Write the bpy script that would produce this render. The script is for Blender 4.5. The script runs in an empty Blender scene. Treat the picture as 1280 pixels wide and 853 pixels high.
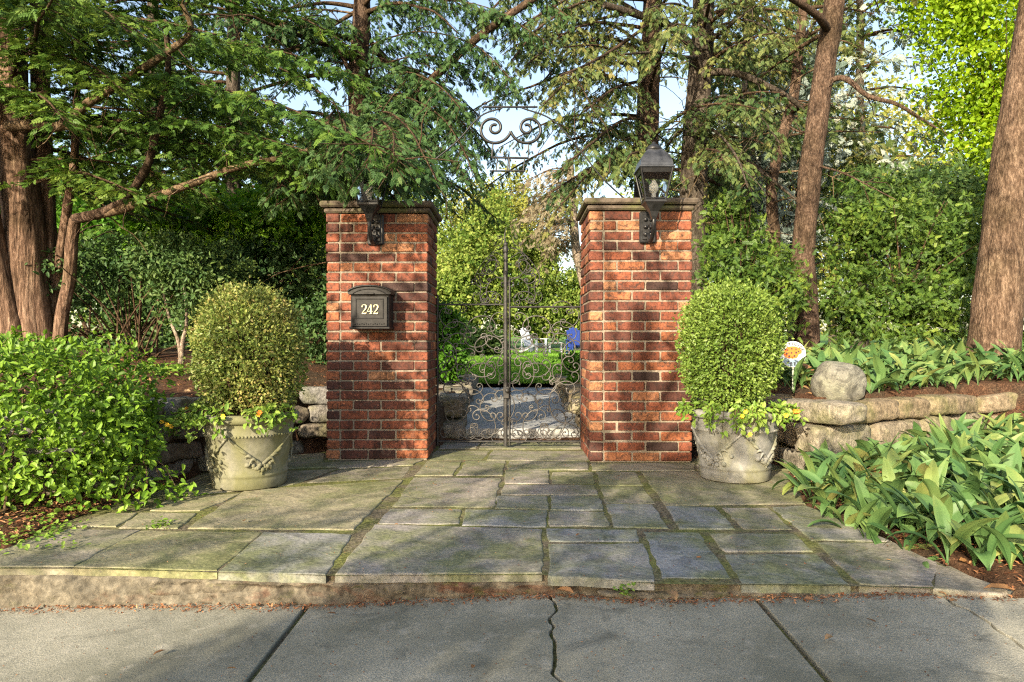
import bpy, math, random
import numpy as np
from mathutils import Vector

C = bpy.context.scene.collection
SC = bpy.context.scene
RNG = np.random.default_rng(7)
random.seed(7)
R = math.radians

# ------------------------------------------------------------------ camera, light, exposure
CAM_H = 0.906
FPX = 853.33
cam = bpy.data.cameras.new('camera')
cam.lens = 24.0
cam.sensor_width = 36.0
cam.clip_start = 0.05
cam.clip_end = 2000
camo = bpy.data.objects.new('camera', cam)
C.objects.link(camo)
camo.location = (0, 0, CAM_H)
camo.rotation_euler = (R(90), 0, 0)
SC.camera = camo

SUN_EL, SUN_AZ = R(22), R(207)      # azimuth clockwise from +Y (the view direction)
SUN_DIR = np.array([math.sin(SUN_AZ) * math.cos(SUN_EL), math.cos(SUN_AZ) * math.cos(SUN_EL), math.sin(SUN_EL)])
world = bpy.data.worlds.new('World')
SC.world = world
world.use_nodes = True
wn = world.node_tree
sky = wn.nodes.new('ShaderNodeTexSky')
sky.sky_type = 'NISHITA'
sky.sun_disc = False
sky.sun_elevation = SUN_EL
sky.sun_rotation = SUN_AZ
sky.air_density = 1.0
sky.dust_density = 1.6
sky.ozone_density = 0.8
wn.nodes['Background'].inputs['Strength'].default_value = 0.15
wn.links.new(sky.outputs[0], wn.nodes['Background'].inputs['Color'])
sl = bpy.data.lights.new('sun', 'SUN')
sl.energy = 4.8
sl.angle = R(0.5)
sl.color = (1.0, 0.91, 0.74)
so = bpy.data.objects.new('sun', sl)
C.objects.link(so)
so.rotation_euler = Vector((-SUN_DIR[0], -SUN_DIR[1], -SUN_DIR[2])).to_track_quat('-Z', 'Y').to_euler()
so.location = tuple(SUN_DIR * 40)
vs = SC.view_settings
vs.view_transform = 'Standard'
vs.look = 'None'
vs.gamma = 1.0
vs.use_curve_mapping = False
vs.exposure = 1.37
vs.use_white_balance = True
vs.white_balance_temperature = 7250
vs.white_balance_tint = 10
SC.render.engine = 'CYCLES'
SC.cycles.max_bounces = 7
SC.cycles.diffuse_bounces = 4
SC.cycles.transparent_max_bounces = 12
SC.cycles.use_adaptive_sampling = False
SC.cycles.use_denoising = False
SC.cycles.filter_width = 1.2
SC.cycles.sample_clamp_indirect = 4.0

# ------------------------------------------------------------------ helpers
ORG = {}

def W(px, py, Y):
    return np.array([(px - 640) / FPX * Y, Y, CAM_H + (426.5 - py) / FPX * Y])

def G(px, py, z=0.0):
    Y = (CAM_H - z) * FPX / (py - 426.5)
    return np.array([(px - 640) / FPX * Y, Y, z])

def unit(v):
    v = np.asarray(v, float)
    return v / np.maximum(np.linalg.norm(v, axis=-1, keepdims=True), 1e-9)

def hash3(i, j, k, seed):
    n = (i * 374761393 + j * 668265263 + k * 2147483647 + seed * 1274126177) & 0xFFFFFFFF
    n = ((n ^ (n >> 13)) * 1274126177) & 0xFFFFFFFF
    n = n ^ (n >> 16)
    return (n & 0xFFFF) / 65535.0

def vnoise(p, freq=1.0, seed=0):
    p = np.asarray(p, float) * freq
    i = np.floor(p).astype(np.int64)
    f = p - i
    f = f * f * (3 - 2 * f)
    r = np.zeros(len(p))
    for a in (0, 1):
        for b in (0, 1):
            for c in (0, 1):
                w = (f[:, 0] if a else 1 - f[:, 0]) * (f[:, 1] if b else 1 - f[:, 1]) * (f[:, 2] if c else 1 - f[:, 2])
                r += w * hash3(i[:, 0] + a, i[:, 1] + b, i[:, 2] + c, seed)
    return r * 2 - 1

class MB:
    """collects pieces and links them as ONE mesh object"""
    def __init__(s):
        s.v, s.l, s.t, s.tone, s.mi, s.sm, s.n = [], [], [], [], [], [], 0

    def add(s, verts, faces, tone=0.5, mat=0, smooth=False):
        verts = np.asarray(verts, float).reshape(-1, 3)
        if isinstance(faces, np.ndarray):
            k, m = faces.shape
            loops, tot = faces.reshape(-1), np.full(k, m)
        else:
            tot = np.array([len(f) for f in faces])
            loops = np.concatenate([np.asarray(f) for f in faces])
            k = len(tot)
        s.v.append(verts)
        s.l.append(loops + s.n)
        s.t.append(tot)
        s.tone.append(np.broadcast_to(np.asarray(tone, float), (k,)))
        s.mi.append(np.full(k, mat))
        s.sm.append(np.full(k, smooth))
        s.n += len(verts)
        return s

    def build(s, name, mats, parent=None):
        if not isinstance(mats, (list, tuple)):
            mats = [mats]
        v = np.concatenate(s.v)
        if parent is not None:
            v = v - ORG[parent.name]
        me = bpy.data.meshes.new(name)
        l, t = np.concatenate(s.l).astype(np.int32), np.concatenate(s.t).astype(np.int32)
        me.vertices.add(len(v))
        me.vertices.foreach_set('co', v.astype(np.float32).ravel())
        me.loops.add(len(l))
        me.loops.foreach_set('vertex_index', l)
        me.polygons.add(len(t))
        st = np.zeros(len(t), np.int32)
        st[1:] = np.cumsum(t)[:-1]
        me.polygons.foreach_set('loop_start', st)
        try:
            me.polygons.foreach_set('loop_total', t)
        except Exception:
            pass
        for m in mats:
            me.materials.append(m)
        me.polygons.foreach_set('material_index', np.concatenate(s.mi).astype(np.int32))
        me.polygons.foreach_set('use_smooth', np.concatenate(s.sm).astype(bool))
        a = me.attributes.new('tone', 'FLOAT', 'FACE')
        a.data.foreach_set('value', np.concatenate(s.tone).astype(np.float32))
        me.update(calc_edges=True)
        me.validate()
        o = bpy.data.objects.new(name, me)
        C.objects.link(o)
        if parent is not None:
            o.parent = parent
            ORG[o.name] = ORG[parent.name]
        else:
            ORG[o.name] = np.zeros(3)
        return o

def tag(o, label=None, cat=None, group=None, kind=None):
    if label: o['label'] = label
    if cat: o['category'] = cat
    if group: o['group'] = group
    if kind: o['kind'] = kind
    return o

def thing(name, loc, label, cat, group=None):
    o = bpy.data.objects.new(name, None)
    C.objects.link(o)
    o.empty_display_size = 0.1
    o.location = tuple(float(q) for q in loc)
    ORG[o.name] = np.array(loc, float)
    return tag(o, label, cat, group)

def dup(root, loc, label=None, rotz=0.0, scale=None):
    kids = {}
    for o in SC.objects:
        if o.parent is not None:
            kids.setdefault(o.parent.name, []).append(o)
    def rec(o, par):
        c = o.copy()
        C.objects.link(c)
        if par is not None: c.parent = par
        for k in kids.get(o.name, []): rec(k, c)
        return c
    r = rec(root, None)
    r.location = tuple(float(q) for q in loc)
    r.rotation_euler = (0, 0, rotz)
    if scale: r.scale = (scale,) * 3
    if label: r['label'] = label
    return r

def resample(pts, n):
    """Catmull-Rom through pts, n samples"""
    p = np.asarray(pts, float)
    if len(p) == 2:
        return p[0] + (p[1] - p[0]) * np.linspace(0, 1, n)[:, None]
    q = np.vstack([2 * p[0] - p[1], p, 2 * p[-1] - p[-2]])
    seg = len(p) - 1
    u = np.linspace(0, seg, n)
    i = np.minimum(u.astype(int), seg - 1)
    f = (u - i)[:, None]
    a, b, c, d = q[i], q[i + 1], q[i + 2], q[i + 3]
    return 0.5 * (2 * b + (c - a) * f + (2 * a - 5 * b + 4 * c - d) * f ** 2 + (3 * b - 3 * c + d - a) * f ** 3)

def frames(p):
    t = unit(np.gradient(p, axis=0))
    up = np.array([0, 0, 1.0]) if abs(t[0][2]) < 0.9 else np.array([1.0, 0, 0])
    n = np.zeros_like(t)
    n[0] = unit(np.cross(t[0], up))
    for i in range(1, len(t)):
        v = n[i - 1] - t[i] * np.dot(n[i - 1], t[i])
        n[i] = unit(v)
    return t, n, np.cross(t, n)

def tube(mb, p, r, sides=8, tone=0.5, mat=0, smooth=True, rough=0.0, seed=0, ridges=0, caps=True):
    p = np.asarray(p, float)
    m = len(p)
    r = np.broadcast_to(np.asarray(r, float), (m,))
    t, n, b = frames(p)
    a = np.linspace(0, 2 * np.pi, sides, endpoint=False)
    rr = r[:, None] * np.ones((1, sides))
    if ridges:
        ph = vnoise(np.c_[np.linspace(0, 3, m), np.zeros(m), np.zeros(m)], 1.5, seed) * 0.8
        rr = rr * (1 + 0.06 * np.sin(ridges * a[None, :] + ph[:, None] * 3) + 0.04 * np.sin((ridges // 2 + 1) * a[None, :] - ph[:, None] * 4 + 1))
    v = p[:, None, :] + (n[:, None, :] * np.cos(a)[None, :, None] + b[:, None, :] * np.sin(a)[None, :, None]) * rr[:, :, None]
    if rough:
        nz = vnoise(v.reshape(-1, 3) * np.array([1, 1, .35]), 9.0, seed).reshape(m, sides)
        nz += 0.6 * vnoise(v.reshape(-1, 3) * np.array([1, 1, .25]), 24.0, seed + 3).reshape(m, sides)
        v = p[:, None, :] + (v - p[:, None, :]) * (1 + rough * nz[:, :, None])
    idx = np.arange(m * sides).reshape(m, sides)
    f = np.stack([idx[:-1], np.roll(idx, -1, 1)[:-1], np.roll(idx, -1, 1)[1:], idx[1:]], -1).reshape(-1, 4)
    mb.add(v.reshape(-1, 3), f, tone, mat, smooth)
    if caps:
        mb.add(v[-1], [list(range(sides))], tone, mat, False)
        mb.add(v[0], [list(range(sides))[::-1]], tone, mat, False)

def cbox(mb, c, size, bev=0.004, ax=None, tone=0.5, mat=0):
    """box with chamfered edges; ax = 3x3 rows of local axes"""
    h = np.asarray(size, float) / 2
    bev = min(bev, h.min() * 0.9)
    verts, ix = [], {}
    for sx in (-1, 1):
        for sy in (-1, 1):
            for sz in (-1, 1):
                s = np.array([sx, sy, sz])
                for k in range(3):
                    d = h - bev
                    d = d.copy()
                    d[k] = h[k]
                    ix[(sx, sy, sz, k)] = len(verts)
                    verts.append(s * d)
    F = []
    for k in range(3):
        a, b = [(1, 2), (2, 0), (0, 1)][k]
        for s in (-1, 1):
            q = []
            for (u, w) in ((-1, -1), (1, -1), (1, 1), (-1, 1)):
                key = [0, 0, 0]
                key[k], key[a], key[b] = s, u, w
                q.append(ix[(*key, k)])
            F.append(q if s > 0 else q[::-1])
    for k in range(3):
        a, b = [(1, 2), (2, 0), (0, 1)][k]
        for u in (-1, 1):
            for w in (-1, 1):
                k0, k1 = [0, 0, 0], [0, 0, 0]
                k0[k], k1[k] = -1, 1
                k0[a] = k1[a] = u
                k0[b] = k1[b] = w
                q = [ix[(*k0, a)], ix[(*k1, a)], ix[(*k1, b)], ix[(*k0, b)]]
                F.append(q if u * w > 0 else q[::-1])
    for sx in (-1, 1):
        for sy in (-1, 1):
            for sz in (-1, 1):
                q = [ix[(sx, sy, sz, 0)], ix[(sx, sy, sz, 1)], ix[(sx, sy, sz, 2)]]
                F.append(q if sx * sy * sz > 0 else q[::-1])
    v = np.array(verts)
    if ax is not None:
        v = v @ np.asarray(ax, float)
    mb.add(v + np.asarray(c, float), F, tone, mat, False)

def lathe(mb, prof, c=(0, 0, 0), n=40, tone=0.5, mat=0, smooth=True, ang0=0.0):
    prof = np.asarray(prof, float)
    a = np.linspace(0, 2 * np.pi, n, endpoint=False) + ang0
    v = np.stack([prof[:, None, 0] * np.cos(a), prof[:, None, 0] * np.sin(a), prof[:, None, 1] * np.ones(n)], -1)
    m = len(prof)
    idx = np.arange(m * n).reshape(m, n)
    f = np.stack([idx[:-1], np.roll(idx, -1, 1)[:-1], np.roll(idx, -1, 1)[1:], idx[1:]], -1).reshape(-1, 4)
    mb.add(v.reshape(-1, 3) + np.asarray(c, float), f, tone, mat, smooth)

def ball(mb, c, r, n=8, tone=0.5, mat=0, squash=(1, 1, 1), smooth=True):
    th = np.linspace(0.02, np.pi - 0.02, n)
    a = np.linspace(0, 2 * np.pi, n * 2, endpoint=False)
    v = np.stack([np.sin(th)[:, None] * np.cos(a), np.sin(th)[:, None] * np.sin(a), -np.cos(th)[:, None] * np.ones(n * 2)], -1) * r * np.asarray(squash)
    idx = np.arange(n * n * 2).reshape(n, n * 2)
    f = np.stack([idx[:-1], np.roll(idx, -1, 1)[:-1], np.roll(idx, -1, 1)[1:], idx[1:]], -1).reshape(-1, 4)
    mb.add(v.reshape(-1, 3) + np.asarray(c, float), f, tone, mat, smooth)

def stone(mb, c, size, ax=None, k=5.0, rough=0.1, seed=0, n=9, tone=0.5, mat=0, smooth=True):
    """a rounded rough block"""
    g = np.linspace(-1, 1, n)
    vs_, fs_, off = [], [], 0
    for d in range(3):
        for s in (-1, 1):
            A, B = np.meshgrid(g, g, indexing='ij')
            P = np.zeros((n, n, 3))
            P[..., d] = s
            P[..., (d + 1) % 3] = A
            P[..., (d + 2) % 3] = B
            idx = np.arange(n * n).reshape(n, n) + off
            q = np.stack([idx[:-1, :-1], idx[1:, :-1], idx[1:, 1:], idx[:-1, 1:]], -1).reshape(-1, 4)
            fs_.append(q if s > 0 else q[:, ::-1])
            vs_.append(P.reshape(-1, 3))
            off += n * n
    v = np.concatenate(vs_)
    f = np.concatenate(fs_)
    v = v / (np.sum(np.abs(v) ** k, 1) ** (1 / k))[:, None]
    h = np.asarray(size, float) / 2
    q = v * h
    nz = vnoise(q + seed * 3.7, 4.5 / max(h.max() * 2, .2), seed) + 0.45 * vnoise(q + seed, 22, seed + 5)
    q = q * (1 + rough * nz[:, None])
    if ax is not None:
        q = q @ np.asarray(ax, float)
    mb.add(q + np.asarray(c, float), f, tone, mat, smooth)

# leaf shapes: x forward, y across, z up
T_DIAMOND = (np.array([[0, 0, 0], [.45, -.5, .06], [1, 0, -.06], [.45, .5, .06]]), [(0, 1, 2, 3)])
T_LEAF = (np.array([[0, 0, 0], [.3, -.45, .1], [.72, -.36, .06], [1, 0, -.12], [.72, .36, .06], [.3, .45, .1], [.3, 0, 0], [.72, 0, -.03]]),
          [(0, 1, 6), (1, 2, 7, 6), (2, 3, 7), (3, 4, 7), (4, 5, 6, 7), (5, 0, 6)])
def _spray(npair=4, ang=52, ln=.38, w=.085):
    v, f = [], []
    for i in range(npair):
        x = .08 + .78 * i / npair
        L = ln * (1 - .5 * i / npair)
        for s in (-1, 1):
            d = np.array([math.cos(R(ang)), s * math.sin(R(ang)), -.15])
            p = np.array([-d[1], d[0], 0]) * w
            b = np.array([x, 0, 0])
            o = len(v)
            v += [b, b + d * L * .5 - p, b + d * L, b + d * L * .5 + p]
            f.append((o, o + 1, o + 2, o + 3))
    o = len(v)
    v += [np.array([.0, -.02, 0]), np.array([.7, -w, -.03]), np.array([1.05, 0, -.1]), np.array([.7, w, -.03])]
    f.append((o, o + 1, o + 2, o + 3))
    return np.array(v), f
T_SPRAY = _spray()
T_SPRAY3 = _spray(3, 48, .45, .11)

def leaves(mb, P, D, N, S, wid=0.5, tone=None, tmpl=T_DIAMOND, mat=0, smooth=False):
    tv, tf = tmpl
    n = len(P)
    D = unit(D)
    B = unit(np.cross(N, D))
    N = np.cross(D, B)
    S = np.broadcast_to(S, (n,))
    x = tv[None, :, 0] * S[:, None]
    y = tv[None, :, 1] * (S * wid)[:, None]
    z = tv[None, :, 2] * S[:, None]
    v = P[:, None, :] + D[:, None, :] * x[..., None] + B[:, None, :] * y[..., None] + N[:, None, :] * z[..., None]
    m = len(tv)
    if tone is None:
        tone = RNG.random(n)
    groups = {}
    for f in tf:
        groups.setdefault(len(f), []).append(f)
    first = True
    base = np.arange(n)[:, None, None] * m
    verts = v.reshape(-1, 3)
    s = mb
    for L, fl in groups.items():
        fa = np.array(fl)[None] + base
        fa = fa.reshape(-1, L)
        tn = np.repeat(tone, len(fl))
        if first:
            s.add(verts, fa, tn, mat, smooth)
            off = s.n - len(verts)
            first = False
        else:
            s.l.append(fa.reshape(-1) + off)
            s.t.append(np.full(len(fa), L))
            s.tone.append(tn)
            s.mi.append(np.full(len(fa), mat))
            s.sm.append(np.full(len(fa), smooth))

def rdir(n, rng=RNG):
    return unit(rng.normal(size=(n, 3)))

# ------------------------------------------------------------------ materials
class NT:
    def __init__(s, name):
        s.m = bpy.data.materials.new(name)
        s.m.use_nodes = True
        s.t = s.m.node_tree
        s.t.nodes.clear()
        s.out = s.t.nodes.new('ShaderNodeOutputMaterial')
        s.co = s.t.nodes.new('ShaderNodeTexCoord')
    def n(s, typ, **kw):
        nd = s.t.nodes.new('ShaderNode' + typ)
        for k, v in kw.items():
            if hasattr(nd, k): setattr(nd, k, v)
            else: nd.inputs[k.replace('_', ' ')].default_value = v
        return nd
    def L(s, a, b):
        s.t.links.new(a, b)
    def coords(s, scale=(1, 1, 1)):
        mp = s.n('Mapping')
        mp.inputs['Scale'].default_value = scale
        s.L(s.co.outputs['Object'], mp.inputs['Vector'])
        return mp.outputs[0]
    def noise(s, scale, detail=4, rough=.55, stretch=(1, 1, 1), dist=0.0):
        nd = s.n('TexNoise')
        nd.inputs['Scale'].default_value = scale
        nd.inputs['Detail'].default_value = detail
        nd.inputs['Roughness'].default_value = rough
        nd.inputs['Distortion'].default_value = dist
        s.L(s.coords(stretch), nd.inputs['Vector'])
        return nd.outputs['Fac']
    def ramp(s, fac, stops, interp='LINEAR'):
        r = s.n('ValToRGB')
        r.color_ramp.interpolation = interp
        el = r.color_ramp.elements
        while len(el) < len(stops): el.new(0.5)
        for e, (p, c) in zip(el, stops):
            e.position = p
            e.color = (*c, 1) if len(c) == 3 else c
        s.L(fac, r.inputs['Fac'])
        return r.outputs['Color']
    def attr(s, name='tone'):
        a = s.n('Attribute')
        a.attribute_name = name
        return a.outputs['Fac']
    def mix(s, a, b, fac, mode='MIX'):
        x = s.n('Mix', data_type='RGBA', blend_type=mode)
        if isinstance(fac, (int, float)): x.inputs[0].default_value = fac
        else: s.L(fac, x.inputs[0])
        for i, q in ((6, a), (7, b)):
            if isinstance(q, tuple): x.inputs[i].default_value = (*q, 1)
            else: s.L(q, x.inputs[i])
        return x.outputs[2]
    def math(s, op, a, b):
        x = s.n('Math', operation=op)
        for i, q in enumerate((a, b)):
            if isinstance(q, (int, float)): x.inputs[i].default_value = q
            else: s.L(q, x.inputs[i])
        return x.outputs[0]
    def finish(s, col, rough=.7, spec=.3, bump=None, bs=.3, bd=.01, metal=0.0):
        p = s.n('BsdfPrincipled')
        if isinstance(col, tuple): p.inputs['Base Color'].default_value = (*col, 1)
        else: s.L(col, p.inputs['Base Color'])
        if isinstance(rough, (int, float)): p.inputs['Roughness'].default_value = rough
        else: s.L(rough, p.inputs['Roughness'])
        p.inputs['Specular IOR Level'].default_value = spec
        p.inputs['Metallic'].default_value = metal
        if bump is not None:
            b = s.n('Bump')
            b.inputs['Strength'].default_value = bs
            b.inputs['Distance'].default_value = bd
            s.L(bump, b.inputs['Height'])
            s.L(b.outputs[0], p.inputs['Normal'])
        s.L(p.outputs[0], s.out.inputs[0])
        return s.m

def m_leaf(name, cols, trans=.35, rough=.45, spec=.35, tcol=None, nscale=1.3):
    s = NT(name)
    k = len(cols)
    t = s.attr()
    big = s.noise(nscale, 2)
    f = s.math('ADD', s.math('MULTIPLY', t, .7), s.math('MULTIPLY', s.math('SUBTRACT', big, .35), .9))
    col = s.ramp(f, [(i / (k - 1) if k > 1 else 0, c) for i, c in enumerate(cols)])
    p = s.n('BsdfPrincipled')
    s.L(col, p.inputs['Base Color'])
    p.inputs['Roughness'].default_value = rough
    p.inputs['Specular IOR Level'].default_value = spec
    tr = s.n('BsdfTranslucent')
    s.L(s.mix(col, tcol or (1.0, .95, .35), .35, 'MULTIPLY') if tcol is None else s.mix(col, tcol, .5), tr.inputs['Color'])
    mx = s.n('MixShader')
    mx.inputs[0].default_value = trans
    s.L(p.outputs[0], mx.inputs[1])
    s.L(tr.outputs[0], mx.inputs[2])
    s.L(mx.outputs[0], s.out.inputs[0])
    return s.m

def m_bark(name, c0, c1, c2, sc=14.0, st=.16, bs=.8):
    s = NT(name)
    a = s.noise(sc, 6, .65, (1, 1, st), .6)
    b = s.noise(2.2, 3)
    col = s.ramp(a, [(.3, c0), (.52, c1), (.72, c2)])
    d = s.noise(sc * 3.2, 5, .7, (1, 1, st * 1.6))
    col = s.mix(col, s.mix(col, (.45, .42, .40), 1.0, 'MULTIPLY'), s.ramp(d, [(.45, (1, 1, 1)), (.6, (0, 0, 0))]))
    col = s.mix(col, s.mix(col, (.62, .64, .58), 1.0, 'MULTIPLY'), s.ramp(b, [(.45, (0, 0, 0)), (.65, (1, 1, 1))]))
    return s.finish(col, .92, .12, s.math('ADD', a, s.math('MULTIPLY', d, .6)), 1.0, .04)

def m_plain(name, col, rough=.6, spec=.3, metal=0.0, var=.25, sc=18.0, bs=.15):
    s = NT(name)
    a = s.noise(sc, 5)
    d = tuple(c * (1 - var) for c in col)
    u = tuple(min(1, c * (1 + var)) for c in col)
    return s.finish(s.ramp(a, [(.3, d), (.7, u)]), rough, spec, a, bs, .004, metal)

M = {}
def make_mats():
    # brick: per-brick tone
    s = NT('brick')
    t = s.attr()
    a = s.noise(38, 6, .65)
    col = s.ramp(t, [(0, (.05, .028, .025)), (.25, (.10, .040, .031)), (.5, (.185, .060, .038)), (.74, (.26, .082, .045)), (.9, (.33, .115, .055)), (1, (.40, .19, .10))])
    soot = s.noise(11, 6, .7, (1, 1, 1), .8)
    col = s.mix(col, s.mix(col, (.38, .36, .36), 1.0, 'MULTIPLY'), s.ramp(soot, [(.48, (0, 0, 0)), (.68, (.75, .75, .75))]))
    col = s.mix(col, (.05, .032, .028), s.ramp(a, [(.47, (0, 0, 0)), (.66, (.85, .85, .85))]))
    stain = s.noise(1.9, 5, .65, (1.6, 1.6, .55), .6)
    col = s.mix(col, s.mix(col, (.42, .40, .38), 1.0, 'MULTIPLY'), s.ramp(stain, [(.48, (0, 0, 0)), (.66, (.9, .9, .9))]))
    grit = s.noise(95, 4, .7)
    col = s.mix(col, s.mix(col, (.5, .48, .46), 1.0, 'MULTIPLY'), s.ramp(grit, [(.35, (1, 1, 1)), (.5, (0, 0, 0))]))
    pale = s.noise(9, 5, .7)
    col = s.mix(col, (.42, .32, .24), s.ramp(pale, [(.62, (0, 0, 0)), (.8, (.3, .3, .3))]))
    M['brick'] = s.finish(col, .85, .2, a, .5, .006)
    s = NT('mortar')
    a = s.noise(60, 5)
    b = s.noise(3, 4)
    M['mortar'] = s.finish(s.mix(s.ramp(a, [(.3, (.13, .11, .088)), (.7, (.28, .235, .185))]), (.11, .10, .06), s.ramp(b, [(.5, (0, 0, 0)), (.75, (.6, .6, .6))])), .95, .1, a, .6, .006)
    s = NT('cap_stone')
    a = s.noise(22, 6)
    b = s.noise(5, 4, .6, (1, 1, 2))
    M['cap'] = s.finish(s.mix(s.ramp(a, [(.3, (.055, .043, .034)), (.7, (.14, .112, .088))]), (.10, .11, .04), s.ramp(b, [(.45, (0, 0, 0)), (.65, (.8, .8, .8))])), .95, .1, a, .6, .01)
    # flagstone
    s = NT('flagstone')
    t = s.attr()
    fine = s.noise(55, 6, .6)
    med = s.noise(7, 6, .6, (1, 1, 1), .6)
    big = s.noise(1.3, 4, .6)
    col = s.ramp(t, [(0, (.23, .245, .265)), (.25, (.265, .268, .262)), (.5, (.305, .27, .238)), (.75, (.31, .28, .20)), (1, (.37, .325, .21))])
    col = s.mix(col, s.mix(col, (.45, .45, .45), 1.0, 'MULTIPLY'), s.ramp(fine, [(.38, (.6, .6, .6)), (.62, (0, 0, 0))]))
    col = s.mix(col, (.30, .30, .29), s.ramp(med, [(.58, (0, 0, 0)), (.8, (.6, .6, .6))]))
    moss = s.math('ADD', s.math('MULTIPLY', med, .5), s.math('MULTIPLY', big, .75))
    col = s.mix(col, s.ramp(fine, [(.35, (.08, .098, .035)), (.65, (.165, .18, .07))]), s.ramp(moss, [(.53, (0, 0, 0)), (.72, (.8, .8, .8))]))
    lay = s.noise(2.6, 7, .7, (1, 1, 1), 2.2)
    col = s.mix(col, s.mix(col, (.68, .68, .68), 1.0, 'MULTIPLY'), s.ramp(lay, [(.5, (0, 0, 0)), (.56, (.8, .8, .8))]))
    spots = s.noise(21, 4, .7)
    col = s.mix(col, (.07, .065, .055), s.ramp(spots, [(.60, (0, 0, 0)), (.72, (.6, .6, .6))]))
    hgt = s.math('ADD', s.math('MULTIPLY', fine, .35), s.math('ADD', med, s.math('MULTIPLY', lay, .8)))
    M['flag'] = s.finish(col, .8, .25, hgt, .6, .014)
    s = NT('joint_soil')
    a = s.noise(70, 5)
    b = s.noise(4, 4)
    M['joint'] = s.finish(s.mix(s.ramp(a, [(.3, (.05, .042, .028)), (.7, (.20, .17, .12))]), s.ramp(a, [(.3, (.06, .065, .02)), (.7, (.19, .20, .07))]), s.ramp(b, [(.4, (0, 0, 0)), (.6, (1, 1, 1))])), .95, .1, a, .8, .01)
    s = NT('riser_stone')
    a = s.noise(30, 6, .65)
    b = s.noise(5, 5, .6, (1, 1, 2.5), .5)
    c = s.noise(9, 5, .7, (1, 1, 2))
    col = s.ramp(a, [(.3, (.04, .034, .025)), (.52, (.11, .092, .068)), (.75, (.21, .18, .13))])
    col = s.mix(col, s.ramp(a, [(.3, (.035, .018, .012)), (.7, (.15, .062, .036))]), s.ramp(b, [(.56, (0, 0, 0)), (.66, (.9, .9, .9))]))
    col = s.mix(col, s.ramp(a, [(.3, (.03, .035, .01)), (.7, (.11, .12, .03))]), s.ramp(c, [(.55, (0, 0, 0)), (.68, (.9, .9, .9))]))
    pale = s.ramp(a, [(.3, (.06, .054, .043)), (.55, (.14, .125, .098)), (.75, (.23, .205, .162))])
    col = s.mix(col, pale, s.math('MULTIPLY', s.attr(), s.ramp(s.noise(3.5, 5, .7), [(.3, (0, 0, 0)), (.5, (1, 1, 1))])))
    M['riser'] = s.finish(col, .95, .1, a, .9, .015)
    s = NT('concrete')
    fine = s.noise(160, 4, .7)
    med = s.noise(14, 6, .6)
    big = s.noise(1.6, 5, .6)
    col = s.ramp(fine, [(.30, (.17, .165, .135)), (.5, (.285, .272, .222)), (.7, (.40, .38, .315))])
    col = s.mix(col, (.11, .112, .085), s.ramp(big, [(.38, (0, 0, 0)), (.62, (.75, .75, .75))]))
    col = s.mix(col, (.38, .355, .30), s.ramp(med, [(.55, (0, 0, 0)), (.76, (.6, .6, .6))]))
    st = s.noise(4.5, 6, .7, (1, 1, 1), 1.0)
    col = s.mix(col, (.085, .085, .07), s.ramp(st, [(.54, (0, 0, 0)), (.68, (.6, .6, .6))]))
    M['concrete'] = s.finish(col, .9, .2, s.math('ADD', fine, s.math('MULTIPLY', med, .5)), .6, .006)
    s = NT('asphalt')
    a = s.noise(120, 4)
    M['asphalt'] = s.finish(s.ramp(a, [(.3, (.035, .035, .036)), (.7, (.075, .073, .07))]), .9, .2, a, .6, .006)
    s = NT('soil_mulch')
    a = s.noise(48, 6, .7, (1, 1, 1), 1.2)
    b = s.noise(3, 4)
    g = s.n('SeparateXYZ')
    s.L(s.co.outputs['Object'], g.inputs[0])
    mul = s.ramp(a, [(.3, (.025, .013, .009)), (.5, (.09, .045, .027)), (.72, (.24, .125, .072))])
    mul = s.mix(mul, s.ramp(a, [(.3, (.02, .015, .01)), (.7, (.12, .09, .06))]), s.ramp(b, [(.42, (0, 0, 0)), (.6, (.8, .8, .8))]))
    M['mulch'] = s.finish(mul, .95, .1, a, 1.0, .02)
    s = NT('lawn')
    a = s.noise(40, 5, .7)
    b = s.noise(.8, 3)
    col = s.ramp(a, [(.3, (.05, .12, .015)), (.7, (.16, .30, .05))])
    col = s.mix(col, (.20, .24, .06), s.ramp(b, [(.45, (0, 0, 0)), (.7, (.5, .5, .5))]))
    M['lawn'] = s.finish(col, .9, .15, a, .8, .03)
    # dry stone
    for nm, k in (('wall_stone_warm', (1.1, 1.0, .82)), ('wall_stone_grey', (.95, .93, .88))):
        s = NT(nm)
        t = s.attr()
        a = s.noise(26, 7, .7)
        b = s.noise(4, 5, .6)
        col = s.ramp(a, [(.28, tuple(.07 * q for q in k)), (.5, tuple(.22 * q for q in k)), (.74, tuple(.40 * q for q in k))])
        col = s.mix(col, s.mix(col, (.75, .6, .45), 1.0, 'MULTIPLY'), t)
        col = s.mix(col, s.ramp(a, [(.3, (.06, .07, .02)), (.7, (.20, .20, .08))]), s.ramp(b, [(.48, (0, 0, 0)), (.68, (.6, .6, .6))]))
        M[nm] = s.finish(col, .95, .1, a, 1.0, .02)
    s = NT('boulder')
    a = s.noise(16, 7, .65)
    b = s.noise(4, 4)
    col = s.ramp(a, [(.3, (.13, .125, .11)), (.7, (.22, .215, .18))])
    col = s.mix(col, (.17, .18, .10), s.ramp(b, [(.45, (0, 0, 0)), (.7, (.6, .6, .6))]))
    f = s.noise(7, 7, .75, (1, 1, 1), 1.5)
    col = s.mix(col, (.06, .058, .05), s.ramp(f, [(.52, (0, 0, 0)), (.6, (.7, .7, .7))]))
    col = s.mix(col, (.33, .33, .27), s.ramp(s.noise(30, 4, .7), [(.6, (0, 0, 0)), (.7, (.6, .6, .6))]))
    M['boulder'] = s.finish(col, .9, .15, s.math('ADD', a, f), .8, .015)
    # planter concrete
    s = NT('cast_stone')
    a = s.noise(30, 6)
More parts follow.
